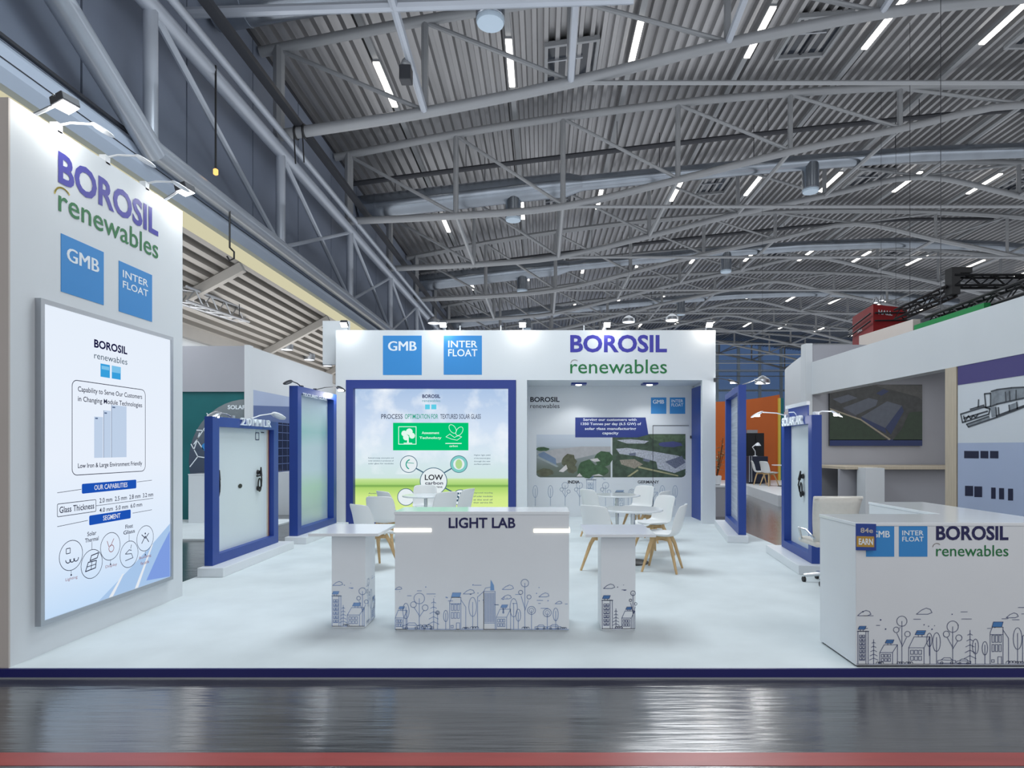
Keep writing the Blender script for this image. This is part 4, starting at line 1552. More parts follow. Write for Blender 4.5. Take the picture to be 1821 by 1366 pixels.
fC, FC_, aC, LC = display_frame('tall blue frame with streaky patterned glass, standing before the orange booth', (3.235, 9.88), (3.60, 11.8), 2.58, -1, .12, mat('streaky patterned glass', (200, 208, 212), .25, noise=.16, scale=3, stretch=(.3, .3, 9)), None, .14)
fD, FD, aD, LD = display_frame('low blue door-height frame with frosted white glass beside the white corner counter', (3.34, 7.44), (3.49, 8.75), 1.955, -1, .12, M['glass_white'], None, .13)
hA = -.09
suction_handle(FD, aD, .62, 1.05, fD)
m2 = MB()
FD.disc(m2, aD(.26), 1.02, .03, hA + .002, 16)
m2.build('grip_hole', M['black'], fD)
m2 = MB()
FD.text(m2, 'SOLAR AR', .12, 1.85, 1.02, 1.97, .03, .03, .03)
m2.build('lettering', M['letter_white'], fD)
pt = thing('sign_plate', 'small blue picture sign standing on top of the low blue frame', 'sign', FD.pt(.45, 1.955, -.06))
m2 = MB()
FD.slab(m2, .12, 1.956, .98, 2.10, -.075, -.06)
m2.build('plate', M['blue_frame'], pt)
m2 = MB()
FD.line(m2, [(.15, 2.05), (.4, 2.04), (.5, 2.0), (.5, 1.97)], .014, -.058)
m2.build('arc_print', M['letter_white'], pt)
m2 = MB()
FD.slab(m2, .05, 2.10, 1.0, 2.15, -.08, -.04)
m2.build('top_cap', M['white'], pt)

# arm lamps on the frames
arm_lamp('arm_lamp', 'white arm lamp reaching over from the low frame with the brown edge', FA.pt(1.05, 1.945, -.05), FA.pt(1.55, 2.05, .05), None, 0, 'white', False, .12)
arm_lamp('arm_lamp', 'lit arm lamp at the front corner of the low frame with the brown edge', FA.pt(.55, 1.945, -.05), FA.pt(.22, 1.985, -.05), None, 2, 'silver', True, .1)
arm_lamp('arm_lamp', 'dark arm lamp with lit head on the tall frame with green tinted glass', FB.pt(.85, 2.565, -.06), FB.pt(1.5, 2.68, .1), None, 4, 'dark', True, .1)
arm_lamp('arm_lamp', 'short dark arm lamp at the outer corner of the tall green glass frame', FB.pt(.32, 2.565, -.08), FB.pt(.02, 2.63, -.12), None, 0, 'dark', False, .09)
arm_lamp('arm_lamp', 'white arm lamp reaching from the low frame towards the orange wall', FD.pt(.16, 2.0, -.03), FD.pt(.10, 2.06, .30), None, 2, 'white', True, .075)
arm_lamp('arm_lamp', 'lit arm lamp behind the low frame beside the aerial photo', FD.pt(1.2, 1.98, -.09), FD.pt(1.25, 2.0, -.26), None, 3, 'white', True, .06)
arm_lamp('arm_lamp', 'small lit lamp on a bracket at the end of the rear wall', (X1 - .02, YW - .05, 2.93), (X1 + .22, YW - .12, 2.90), None, 5, 'dark', True, .1)
arm_lamp('arm_lamp', 'lit lamp over the tall frame before the orange booth', FC_.pt(.9, 2.60, -.06), FC_.pt(.75, 2.78, -.45), None, 3, 'silver', True, .1)

# ------------------------------------------------------------------ counters and high tables
Y = 5.08
t = thing('counter', 'white counter with two glowing strips, dark lettering and a blue city sketch', 'counter', (-.5, 5.28, 0))
MB().box(-1.239, Y, .012, .233, 5.46, .985).build('body', M['white'], t, bevel=.003)
MB().box(-1.244, Y - .006, .985, .238, 5.465, 1.012).build('top', M['white_gloss'], t, bevel=.003)
MB().box(-1.225, Y + .02, 0, .22, 5.44, .012).build('plinth', M['white'], t)
F = Face((0, Y, 0), (1, 0, 0), (0, 0, 1))


def cx_(px, y=5.08):
    return (px - CX) / FPX * y


def cz_(py, y=5.08):
    return EYE + (CY - py) / FPX * y


print_part(F, 'lettering', M['letter_navy'], t, lambda mb: F.text(mb, 'LIGHT LAB', cx_(798), cz_(939.5), cx_(916.5), cz_(920.5), .003, .022))
MB().box(-1.247, Y - .006, cz_(946), -.93, Y + .002, cz_(940)).build('led_strip', M['led'], t)
MB().box(-1.247, Y - .006, cz_(946), -1.238, Y + .26, cz_(940)).build('led_strip', M['led'], t)
MB().box(cx_(949), Y - .006, cz_(947), .241, Y + .002, cz_(941)).build('led_strip', M['led'], t)
MB().box(.232, Y - .006, cz_(947), .241, Y + .26, cz_(941)).build('led_strip', M['led'], t)


def sc(px):
    """sketch coordinates across this counter, from a crop 5.69 times the photo"""
    return cx_(700 + px / 5.69)


def sh(py):
    return cz_(1020 + py / 5.69) - .018


b0 = .018
seq = [('house', -1.235, b0, .10, .16), ('leaf_tree', sc(125), b0, .22), ('ball_tree', sc(260), b0, .26, .045), ('car', sc(90), b0, .15), ('bush', sc(240), b0, .12), ('car', sc(285), b0, .10),
       ('pine', sc(405), b0, .26), ('lolly', sc(445), b0, .14, .016), ('leaf_tree', sc(528), b0, .16), ('flats', sc(568), b0, .135, .27), ('bush', sc(700), b0, .05), ('leaf_tree', sc(800), b0, .27), ('bush', sc(775), b0, .07),
       ('tower', sc(850), b0, .148, .40), ('house', sc(1040), b0, .12, .17), ('pine', sc(1110), b0 + .13, .05), ('leaf_tree', sc(1215), b0, .26), ('leaf_tree', sc(1262), b0, .17), ('ball_tree', sc(1328), b0, .39, .032),
       ('bush', sc(1300), b0, .06), ('lolly', sc(1395), b0, .16, .034), ('car', sc(1430), b0, .10), ('lolly', sc(1555), b0, .14, .034), ('car', sc(1560), b0, .11), ('leaf_tree', sc(1640), b0, .18), ('bush', sc(1690), b0, .05),
       ('cloud', sc(15), sh(140), .06), ('cloud', sc(705), sh(185), .10), ('cloud', sc(1100), sh(140), .10), ('cloud', sc(1090), sh(235), .09), ('cloud', sc(1470), sh(215), .09), ('cloud', sc(1635), sh(285), .06),
       ('dash', sc(335), sh(185), .075), ('dash', sc(815), sh(97), .06), ('dash', sc(1490), sh(330), .06), ('dash', sc(1450), sh(250), .05), ('dash', -1.235, b0, 1.465)]
skyline(F, .002, .0042, seq, M['line_blue'], M['fill_blue'], t, (-1.2, .2, .22, .40, 26))


def high_table(label, x0, x1, y0, y1, cx0, cx1, cy0, cy1, seq, lm, fm, sky):
    t = thing('high_table', label, 'table', ((cx0 + cx1) / 2, (cy0 + cy1) / 2, 0), 0, 'square high tables beside the counter')
    MB().box(x0, y0, .806, x1, y1, .83).build('tabletop', M['white_gloss'], t, bevel=.002)
    MB().box(cx0, cy0, .01, cx1, cy1, .806).build('column', M['white'], t, bevel=.002)
    MB().box(cx0 + .012, cy0 + .012, 0, cx1 - .012, cy1 - .012, .01).build('plinth', M['white'], t)
    F = Face((0, cy0, 0), (1, 0, 0), (0, 0, 1))
    skyline(F, .002, .0042, seq, lm, fm, t, sky)
    return t


xa = -1.80
ta = high_table('square white high table with a pale blue sketch, beside the lettered end of the counter', -1.959, -1.369, 5.05, 5.68, xa, -1.51, 5.16, 5.46,
                [('office', xa + .005, .02, .075, .26), ('pine', xa + .10, .02, .18), ('house', xa + .135, .02, .145, .16), ('bush', xa + .10, .02, .05), ('ball_tree', xa + .265, .02, .30, .03), ('cloud', xa + .01, .37, .09), ('dash', xa + .005, .02, .28)],
                M['line_blue'], M['fill_blue'], (xa + .1, xa + .25, .34, .40, 5))
Fs = Face((-1.51, 0, 0), (0, 1, 0), (0, 0, 1))
skyline(Fs, .002, .0042, [('ball_tree', 5.24, .02, .36, .03), ('leaf_tree', 5.32, .02, .28), ('house', 5.34, .02, .11, .16), ('leaf_tree', 5.43, .02, .2), ('bush', 5.18, .02, .1)], M['line_blue'], M['fill_blue'], ta, (5.18, 5.44, .3, .42, 4))
xb = .504
high_table('square white high table with a dark line sketch, standing before the round tables', .364, .953, 5.0, 5.65, xb, .795, 5.09, 5.39,
           [('office', xb + .01, .02, .085, .24), ('pine', xb + .125, .02, .17), ('bush', xb + .12, .02, .06), ('house', xb + .175, .02, .11, .15), ('ball_tree', xb + .27, .02, .30, .02), ('cloud', xb + .02, .36, .10), ('dash', xb + .005, .02, .28)],
           M['line_navy'], M['fill_navy'], (xb + .13, xb + .27, .34, .40, 5))

# corner counter with an arm going back
Y = 4.25
t = thing('counter', 'white corner counter with logos, navy lettering and a dark city sketch', 'counter', (2.9, 4.5, 0))
body = MB().prism([(2.22, Y, .014), (3.71, Y, .014), (3.71, 5.86, .014), (3.19, 5.86, .014), (3.19, 4.80, .014), (2.22, 4.80, .014)], (0, 0, .984)).build('body', M['white'], t, bevel=.003)
MB().prism([(2.216, Y - .004, .998), (3.714, Y - .004, .998), (3.714, 5.865, .998), (3.185, 5.865, .998), (3.185, 4.805, .998), (2.216, 4.805, .998)], (0, 0, .024)).build('top', M['white_gloss'], t, bevel=.003)
MB().box(2.235, Y + .012, 0, 3.70, 4.785, .014).build('plinth', M['joint'], t)
F = Face((0, Y, 0), (1, 0, 0), (0, 0, 1))


def kx(px):
    return (px - CX) / FPX * Y


def kz(py):
    return EYE + (CY - py) / FPX * Y


print_part(F, 'lettering', M['letter_navy'], t, lambda mb: F.text(mb, 'BOROSIL', kx(1664.5), kz(961), kx(1793), kz(935), .002, .03))
print_part(F, 'lettering', M['letter_green'], t, lambda mb: F.text(mb, 'renewables', kx(1664.5), kz(989.5), kx(1793), kz(969.5), .002, .004))
arc_print(F, t, kx(1666), kz(974), .03, .002, M['beige'])
logo_squares(F, t, (kx(1540), kz(990), kx(1590), kz(936)), (kx(1598.5), kz(990), kx(1649), kz(936)), 0,
             (kx(1550), kz(956), kx(1582), kz(944)), (kx(1604), kz(952), kx(1642), kz(943.5)), (kx(1604), kz(963), kx(1642), kz(954.5)), d=.002)


def tc(px):
    return kx(1500 + px / 5.673)


def th(py):
    return kz(1050 + py / 5.673)


gb_ = kz(1181)
hh = lambda py: th(py) - gb_
seq = [('office', tc(145), gb_, .072, hh(412), 7), ('pine', tc(303), gb_, hh(495)), ('bush', tc(330), gb_, .05), ('house', tc(365), gb_, .125, hh(548)), ('ball_tree', tc(588), gb_, hh(310), .036), ('bush', tc(540), gb_, .05),
       ('house', tc(657), gb_, .15, hh(468)), ('leaf_tree', tc(865), gb_ + .06, hh(430) - .06), ('bush', tc(625), gb_, .05), ('leaf_tree', tc(938), gb_, hh(425)), ('car', tc(950), gb_, .125), ('ball_tree', tc(1100), gb_, hh(365), .040),
       ('car', tc(1140), gb_, .10), ('pine', tc(1275), gb_, hh(400)), ('leaf_tree', tc(1330), gb_, hh(490)), ('leaf_tree', tc(1425), gb_, hh(515)), ('flats', tc(1478), gb_, .13, hh(370)), ('leaf_tree', tc(1755), gb_, hh(375)),
       ('bush', tc(1640), gb_, .07), ('bush', tc(1730), gb_, .06), ('tower', tc(1805), gb_, .12, hh(330)), ('pine', tc(1805) + .2, gb_, .25), ('house', tc(1805) + .26, gb_, .12, .15),
       ('cloud', tc(140), th(255), .10), ('cloud', tc(735), th(240), .115), ('cloud', tc(1640), th(275), .09), ('dash', tc(200), th(255), .07), ('dash', tc(705), th(290), .05), ('dash', tc(1190), th(288), .07), ('dash', tc(1700), th(295), .05), ('dash', tc(1760), th(172), .06),
       ('dash', 2.225, gb_, 1.48)]
skyline(F, .002, .0036, seq, M['line_navy'], M['fill_navy'], t, (2.26, 3.6, .27, .40, 24))
p = thing('stand_number_sign', 'small blue and gold angled sign at the corner of the white counter', 'sign', (2.28, Y - .03, .88))
SF = Face((2.214, Y - .012, 0), (1, -.16, 0), (0, 0, 1))
m2 = MB()
SF.slab(m2, 0, kz(978), .133, kz(931), -.006, 0)
m2.build('plate', M['blue_frame'], p)
m2 = MB()
SF.rect(m2, .004, kz(972), .12, kz(953), .001)
gd = m2.build('gold_band', M['gold'], p)
m2 = MB()
SF.text(m2, '84e', .03, kz(947), .112, kz(938), .0015, .02)
m2.build('lettering', M['beige'], p)
m2 = MB()
SF.text(m2, 'EARN', .018, kz(968), .112, kz(957), .002, .03)
m2.build('lettering', M['letter_white'], gd)

# ------------------------------------------------------------------ chairs and tables
def make_chair(name, label, group):
    t = thing(name, label, 'chair', (0, 0, 0), 0, group)
    prof = [(.225, .415), (.215, .438), (.16, .447), (.06, .437), (-.06, .432), (-.15, .44), (-.205, .475), (-.235, .54), (-.255, .62), (-.275, .71), (-.295, .80), (-.308, .845)]
    wid = [.19, .20, .215, .228, .232, .23, .228, .226, .226, .222, .212, .19]
    nu = 11
    vs, fs = [], []
    for i, ((y, z), w) in enumerate(zip(prof, wid)):
        k = i / (len(prof) - 1)
        for j in range(nu):
            u = -1 + 2 * j / (nu - 1)
            lift = (.045 * (1 - abs(k - .35)) if k < .6 else .02) * abs(u) ** 2.6
            fwd = .085 * max(0, min(1, (k - .35) / .3)) * abs(u) ** 2.2
            if k > .85:
                fwd *= .7
            drop = -.02 * abs(u) ** 3 if i == len(prof) - 1 else 0
            vs.append((u * w, -(y + fwd), z + lift * (1 if k < .6 else .3) + drop))
    for i in range(len(prof) - 1):
        for j in range(nu - 1):
            a = i * nu + j
            fs.append((a, a + 1, a + nu + 1, a + nu))
    mb = MB().add(vs, fs)
    o = mb.build('seat_shell', M['shell'], t, True)
    o.data.polygons.foreach_set('use_smooth', [True] * len(o.data.polygons))
    s = o.modifiers.new('thick', 'SOLIDIFY')
    s.thickness, s.offset = .012, 0
    s = o.modifiers.new('smooth', 'SUBSURF')
    s.levels = s.render_levels = 1
    # seat pad
    pad = MB()
    ks = 20
    for z, r in ((.442, .9), (.452, 1.0), (.466, 1.0), (.474, .9), (.477, .5)):
        for j in range(ks):
            q = 2 * PI * j / ks
            cx, cy = math.cos(q), math.sin(q)
            pad.v.append((math.copysign(abs(cx) ** .6, cx) * .185 * r, math.copysign(abs(cy) ** .6, cy) * .175 * r - .02, z + .012 * abs(cx) ** 2))
    for i in range(4):
        for j in range(ks):
            pad.f.append((i * ks + j, i * ks + (j + 1) % ks, (i + 1) * ks + (j + 1) % ks, (i + 1) * ks + j))
    pad.f.append(tuple(4 * ks + j for j in range(ks)))
    pad.build('cushion', M['cushion'], t, True)
    for sx in (-1, 1):
        for sy in (-1, 1):
            MB().tube([(sx * .09, sy * .09, .43), (sx * .13, sy * .13, .33), (sx * .215, sy * .215, 0)], [.026, .024, .014], 8).build('leg', M['wood'], t, True)
    fr = MB()
    for sgn in (-1, 1):
        fr.bar((-.11, -.11 * sgn, .395), (.11, .11 * sgn, .395), .03, .03)
    fr.box(-.08, -.08, .405, .08, .08, .43)
    fr.build('cross_frame', M['wood'], t)
    return t


def make_table(name, label, group):
    t = thing(name, label, 'table', (0, 0, 0), 0, group)
    MB().lathe([(.39, .70), (.40, .705), (.40, .722), (.395, .727), (.001, .727)], (0, 0, 0), 40).build('tabletop', M['white_gloss'], t, True)
    MB().lathe([(.03, .03), (.03, .66), (.12, .69), (.12, .70)], (0, 0, 0), 20).build('column', M['chrome'], t, True)
    MB().lathe([(.21, 0), (.215, .008), (.20, .02), (.06, .032), (.03, .04)], (0, 0, 0), 32).build('base', M['black'], t, True)
    return t


GR = 'white shell chairs at the round tables'
tabs = [((1.23, 8.1), 'white round table standing behind the high table with a dark sketch'), ((1.32, 10.5), 'white round table standing in the alcove before the aerial photos'),
        ((-2.0, 10.4), 'white round table standing in front of the big lit screen')]
tab0 = None
for (x, y), lab in tabs:
    if tab0 is None:
        tab0 = make_table('round_table', lab, 'white round tables')
        tab0.location = (x, y, 0)
    else:
        dup(tab0, (x, y, 0), 0, lab)
# rz: the chair faces -Y at 0 (towards the camera); angle turns counter clockwise
chs = [((.80, 7.6), 138, 'white shell chair standing behind the high table, turned to the round table'),
       ((1.53, 7.62), -112, 'white shell chair out in the open showing its back and wooden legs'),
       ((1.62, 8.75), -62, 'white shell chair on the far side of the first round table, seat hidden'),
       ((.98, 10.4), 125, 'white shell chair in the alcove, tall back beside the counter end'),
       ((1.74, 10.95), -45, 'white shell chair in the alcove facing the room'),
       ((1.82, 10.0), -125, 'white shell chair in the alcove seen from behind its back'),
       ((-2.14, 7.75), 140, 'white shell chair beside the high table with a pale blue sketch'),
       ((-2.33, 9.0), 172, 'white shell chair seen square from behind, before the screen'),
       ((-2.42, 10.0), 135, 'white shell chair tilted towards the table before the screen'),
       ((-1.68, 9.85), -138, 'white shell chair turned side on beside the table before the screen'),
       ((-1.48, 10.5), -115, 'white shell chair closest to the printed number disc on the screen'),
       ((-2.15, 11.1), 10, 'white shell chair between the table and the lit screen')]
ch0 = None
for (x, y), r, lab in chs:
    if ch0 is None:
        ch0 = make_chair('shell_chair', lab, GR)
        ch0.location, ch0.rotation_euler = (x, y, 0), (0, 0, math.radians(r))
    else:
        dup(ch0, (x, y, 0), math.radians(r), lab)

# cream office chair behind the corner counter
t = thing('office_chair', 'cream mesh-back office chair behind the white corner counter', 'chair', (3.28, 6.88, 0))
ox, oy = 3.25, 6.88
vs, fs = [], []
for i in range(9):
    k = i / 8
    for j in range(7):
        u = -1 + j / 3
        vs.append((ox + u * (.225 + .045 * k), oy - .24 - .10 * k * k + .05 * (u * u), .50 + .50 * k))
for i in range(8):
    for j in range(6):
        a = i * 7 + j
        fs.append((a, a + 1, a + 8, a + 7))
o = MB().add(vs, fs).build('backrest', M['cream'], t, True)
s = o.modifiers.new('thick', 'SOLIDIFY')
s.thickness = .03
MB().tube([(ox - .265, oy - .29, 1.0), (ox + .265, oy - .29, 1.0)], .018, 8).build('head_rail', M['cream'], t, True)
MB().box(ox - .22, oy - .22, .44, ox + .22, oy + .24, .51).build('seat', M['cream'], t, bevel=.03)
for sx in (-1, 1):
    MB().tube([(ox + sx * .25, oy - .26, .55), (ox + sx * .265, oy - .1, .62), (ox + sx * .265, oy + .1, .62), (ox + sx * .21, oy + .15, .47)], .015, 8).build('armrest', M['chrome'], t, True)
MB().tube([(ox, oy, .08), (ox, oy, .45)], .03, 12).build('column', M['chrome'], t, True)
for k in range(5):
    q = 2 * PI * k / 5 + .3
    e_ = (ox + .23 * math.cos(q), oy + .23 * math.sin(q))
    l_ = MB().tube([(ox, oy, .11), (e_[0], e_[1], .075)], [.025, .018], 8).build('leg', M['chrome'], t, True)
    MB().tube([(e_[0] - .015, e_[1], .03), (e_[0] + .015, e_[1], .03)], .03, 10).build('caster', M['black'], l_, True)

# ------------------------------------------------------------------ neighbour booth behind the low frame (teal wall)
BY = 13.2
t = thing('neighbour_booth', 'booth with grey header, teal graphic wall and white side wall under the low roof', 'booth', (-7.5, BY, HZ))
xc = (445 - CX) / FPX * BY
zt = EYE + (CY - 616) / FPX * BY
zm = EYE + (CY - 697) / FPX * BY
MB().box(-9.6, BY - .05, zm, xc - .02, BY + .15, zt).build('header_panel', M['panel_grey'], t)
MB().box(-9.6, BY, HZ, xc - .06, BY + .1, zm).build('graphic_wall', M['teal'], t)
MB().box(xc - .10, BY - .06, HZ, xc + .01, BY + .12, zt + .02).build('corner_post', M['panel_white'], t)
YE = 18.4
MB().box(xc - .1, BY + .12, HZ, xc, YE, zt).build('side_wall', M['panel_white'], t)
N = Face((0, BY - .003, 0), (1, 0, 0), (0, 0, 1))
nx = lambda px: (px - CX) / FPX * BY
nz = lambda py: EYE + (CY - py) / FPX * BY
dome = ramp_mat('dome print', [(0, (84, 92, 84)), (.14, (92, 104, 110)), (.2, (52, 62, 82)), (.6, (66, 78, 96)), (.85, (112, 122, 128)), (1, (134, 142, 146))], cloud=(3, (150, 158, 160), .6, .8, .6))
pts = [(nx(440 - 104 * math.sin(i / 24 * PI)), nz(820 - 110 * math.cos(i / 24 * PI))) for i in range(25)]
print_part(N, 'dome_print', dome, t, lambda mb: N.poly(mb, pts, .001))


def dl(mb):
    for q in ([(345, 790), (365, 760), (395, 742)], [(350, 765), (400, 768)], [(375, 745), (368, 735)], [(340, 790), (352, 812)], [(368, 765), (378, 790)], [(338, 830), (352, 812), (372, 815)],
              [(362, 800), (352, 785)], [(355, 770), (345, 800)]):
        N.line(mb, [(nx(a), nz(b)) for a, b in q], .02, .002)
print_part(N, 'dome_lines', M['letter_white'], t, dl)
print_part(N, 'dome_patch', M['logo_blue'], t, lambda mb: N.disc(mb, nx(366), nz(795), .09, .002, 12))
print_part(N, 'lettering', M['letter_white'], t, lambda mb: N.text(mb, 'SOLAR', nx(405), nz(728), nx(438), nz(720.5), .002, .03))
SF2 = Face((xc, 0, 0), (0, 1, 0), (0, 0, 1))


def sy(px):
    return FPX * xc / (px - CX)


def szz(px, py):
    return EYE + (CY - py) / FPX * sy(px)


print_part(SF2, 'graphic_print', M['periwinkle'], t, lambda mb: SF2.rect(mb, BY + .13, 1.2, YE - .02, szz(449, 693), .003))
print_part(SF2, 'graphic_print', M['slate_blue'], t, lambda mb: SF2.poly(mb, [(BY + .13, 1.7), (YE - .02, 1.7), (YE - .02, 2.75), (BY + .13, szz(449, 721))], .005))
gm = MB()
SF2.slab(gm, 14.2, .95, 17.6, szz(500, 752), .0, .03)
gm = gm.build('solar_module', mat('dark solar cells', (22, 28, 58), .25), t)
gl2 = MB()
for i in range(13):
    SF2.rect(gl2, 14.2 + i * .28, .95, 14.215 + i * .28, szz(500, 752), .032)
for i in range(7):
    SF2.rect(gl2, 14.2, .95 + i * .19, 17.6, .965 + i * .19, .032)
gl2.build('cell_grid', M['slate_blue'], gm)
SF2.rect(gl2, 0, 0, 0, 0, 0)
t = thing('plinth', 'white square display plinth before the teal dome graphic', 'plinth', (nx(365), BY - .6, HZ))
MB().box((335 - CX) / FPX * 12.6, 12.6, HZ, (372 - CX) / FPX * 12.6 + .3, 13.1, EYE + (CY - 845) / FPX * 12.6).build('body', M['panel_white'], t, bevel=.004)
MB().box((335 - CX) / FPX * 12.6 - .005, 12.595, EYE + (CY - 845) / FPX * 12.6, (372 - CX) / FPX * 12.6 + .305, 13.105, EYE + (CY - 843) / FPX * 12.6).build('top', M['white_gloss'], t)
struct(MB().box(-9.8, 10.4, HZ, xc + 1.0, 13.3, HZ + .03).build('floor_neighbour', M['carpet']), 'pale floor of the neighbouring booth')
t = thing('plinth', 'white block plinth below the dark solar module, between the two blue frames', 'plinth', (-6.0, 14.9, HZ))
MB().box(xc + .05, 14.3, HZ, xc + .6, 15.3, .95).build('body', M['white'], t, bevel=.004)
MB().box(xc + .6, 14.6, .35, xc + .75, 15.3, .96).build('side_box', M['panel_grey'], t)

# ------------------------------------------------------------------ neighbour booth with fascia beam
XB = 6.5
rt, rb = 150.5 / 480.0, 93.0 / 480.0
zt, zb = EYE + rt * XB, EYE + rb * XB
t = thing('fascia_booth', 'white booth with long fascia beam, aerial photo and machine poster', 'booth', (7.5, 11, HZ))
MB().box(XB, 5.6, zb, XB + .25, 14.5, zt).build('fascia_beam', M['panel_white'], t)
MB().box(XB - .14, 14.48, HZ, XB + .02, 14.75, 4.05).build('corner_post', M['panel_white'], t)
MB().box(XB, 14.5, HZ, 9.9, 14.7, 4.02).build('rear_panel', M['panel_grey'], t)
MB().box(XB + .25, 5.6, zt - .1, 9.9, 14.5, zt - .04).build('top_panel', M['panel_grey'], t)
MB().box(XB, 9.43, HZ, XB + .12, 9.69, zb).build('oak_post', M['pale_wood'], t)
MB().box(XB + .01, 5.6, HZ, XB + .10, 9.41, zb).build('poster_wall', M['poster_white'], t)
W = Face((XB + .008, 0, 0), (0, -1, 0), (0, 0, 1))
hz1 = EYE + XB * (795 - 685) / (1703 - CX)
z_low = EYE + XB * (795 - 788) / (1703 - CX)
print_part(W, 'header_print', M['purple'], t, lambda mb: W.rect(mb, -9.405, hz1, -5.6, zb - .002, .002))
print_part(W, 'poster_print', M['periwinkle'], t, lambda mb: W.rect(mb, -9.405, HZ + .5, -5.6, z_low, .002))


def wp(px, py):
    y = FPX * (XB + .008) / (px - CX)
    return (-y, EYE + (CY - py) / FPX * y)


def darks(mb):
    for a, b, c, d_ in ((1715, 802, 1741, 815), (1744, 802, 1758, 815), (1761, 802, 1776, 815), (1716.5, 864, 1731, 882), (1733, 865, 1747, 884), (1763, 867, 1771, 887), (1777, 868, 1786, 888), (1793, 869, 1802, 890)):
        W.poly(mb, [wp(a, d_), wp(c, d_ + .4), wp(c, b + .3), wp(a, b)], .004)
print_part(W, 'block_print', mat('midnight blue print', (26, 32, 62), .5), t, darks)['kind'] = 'stuff'


def mach(mb):
    g = lambda pts: [wp(1680 + x / 4.71, 640 + y / 4.71) for x, y in pts]
    w = .022
    for pts in ([(135, 455), (150, 525), (370, 455), (380, 410), (330, 395), (135, 455)], [(160, 470), (175, 520)], [(185, 540), (200, 562), (440, 480), (664, 395)], [(185, 540), (370, 475)],
                [(335, 285), (345, 400), (385, 390), (385, 280), (335, 285)], [(390, 265), (440, 250), (560, 235), (664, 230)], [(390, 390), (440, 370), (664, 320)], [(430, 400), (435, 470), (664, 385)],
                [(285, 335), (282, 395)], [(215, 415), (330, 380)], [(510, 270), (515, 345)], [(545, 265), (548, 340)], [(600, 255), (600, 330)], [(450, 400), (455, 460)], [(540, 380), (545, 430)], [(605, 355), (610, 410)],
                [(160, 490), (360, 430)], [(180, 500), (200, 470), (220, 495), (240, 465), (260, 485), (280, 455)]):
        W.line(mb, g(pts), w, .004)
print_part(W, 'machine_print', mat('pencil grey print', (70, 76, 84), .6), t, mach)['kind'] = 'stuff'


def mach2(mb):
    g = lambda pts: [wp(1680 + x / 4.71, 640 + y / 4.71) for x, y in pts]
    W.poly(mb, g([(390, 390), (395, 270), (440, 255), (560, 240), (664, 234), (664, 318), (440, 370)]), .003)
    W.poly(mb, g([(190, 540), (375, 478), (378, 500), (205, 558)]), .003)
    W.poly(mb, g([(540, 378), (605, 356), (608, 408), (545, 430)]), .003)
    W.poly(mb, g([(385, 400), (430, 392), (432, 470), (395, 482)]), .003)
print_part(W, 'machine_print', mat('mid grey print', (134, 142, 150), .6, noise=.3, scale=9), t, mach2)['kind'] = 'stuff'
M['navy_print'] = mat('navy print', (24, 44, 96), .4)
# aerial photo panel on the rear wall
YP = 14.44
pp = thing('aerial_photo', 'dark framed aerial photo of factory halls with blue band, in the white fascia booth', 'picture', (8, YP, 2.3))
Q = Face((0, YP, 0), (1, 0, 0), (0, 0, 1))
qx = lambda px: (px - CX) / FPX * YP
qz = lambda py: EYE + (CY - py) / FPX * YP
m2 = MB()
Q.slab(m2, qx(1475.5), qz(793), qx(1640), qz(684), -.06, 0)
m2.build('board', mat('dark aerial print', (54, 56, 56), .35, noise=.35, scale=8), pp)
qq = lambda pts: [(qx(1475.5 + 164.5 * u), qz(783 - 99 * v)) for u, v in pts]


def addq(col, polys, h, noise=.2, sc=10):
    m_ = mat('aerial patch', col, .35, noise=noise, scale=sc)
    def f(mb):
        for p in polys:
            Q.poly(mb, qq(p), h)
    print_part(Q, 'photo_print', m_, pp, f)


print_part(Q, 'band_print', M['navy_print'], pp, lambda mb: Q.rect(mb, qx(1475.5), qz(793), qx(1640), qz(782), .002))
addq((34, 54, 34), [[(0, 0), (.62, 0), (.33, .36), (0, .55)], [(.68, 0), (1, 0), (1, .52), (.86, .5), (.78, .2)]], .002)
addq((78, 78, 76), [[(.45, 1), (.95, .78), (1, .72), (1, .98), (.6, 1)]], .002)
addq((84, 90, 102), [[(.14, .58), (.42, .76), (.52, .72), (.50, .62), (.28, .45)], [(.34, .42), (.62, .70), (.78, .62), (.6, .22)], [(.03, .74), (.2, .82), (.3, .76), (.12, .66)]], .003, .1)
addq((34, 48, 88), [[(.34, .42), (.6, .22), (.61, .12), (.35, .34)], [(.6, .22), (.78, .62), (.80, .52), (.66, .1)], [(.5, .84), (.58, .92), (.64, .88), (.56, .8)]], .0035, .05)
addq((64, 66, 74), [[(.14, .58), (.28, .45), (.29, .38), (.15, .52)]], .0032, .1)
addq((150, 142, 124), [[(0, .55), (.33, .36), (.62, .03), (.64, .0), (.66, .02), (.34, .38), (0, .58)]], .004, .1)
# bar counter inside the booth
bt = thing('bar_counter', 'pale oak bar shelf on a white post below the aerial photo', 'counter', (8, 13.2, HZ))
zb2 = EYE - 35 / FPX * 13
MB().box(XB + .05, 13.0, zb2 - .06, 9.7, 14.44, zb2).build('top', M['pale_wood'], bt)
MB().box((1526 - CX) / FPX * 13, 12.7, HZ, (1559 - CX) / FPX * 13, 13.05, zb2 - .02).build('post', M['panel_white'], bt)
MB().box(XB + .05, 13.2, HZ, 9.7, 13.3, zb2 - .06).build('front_panel', M['panel_grey'], bt)

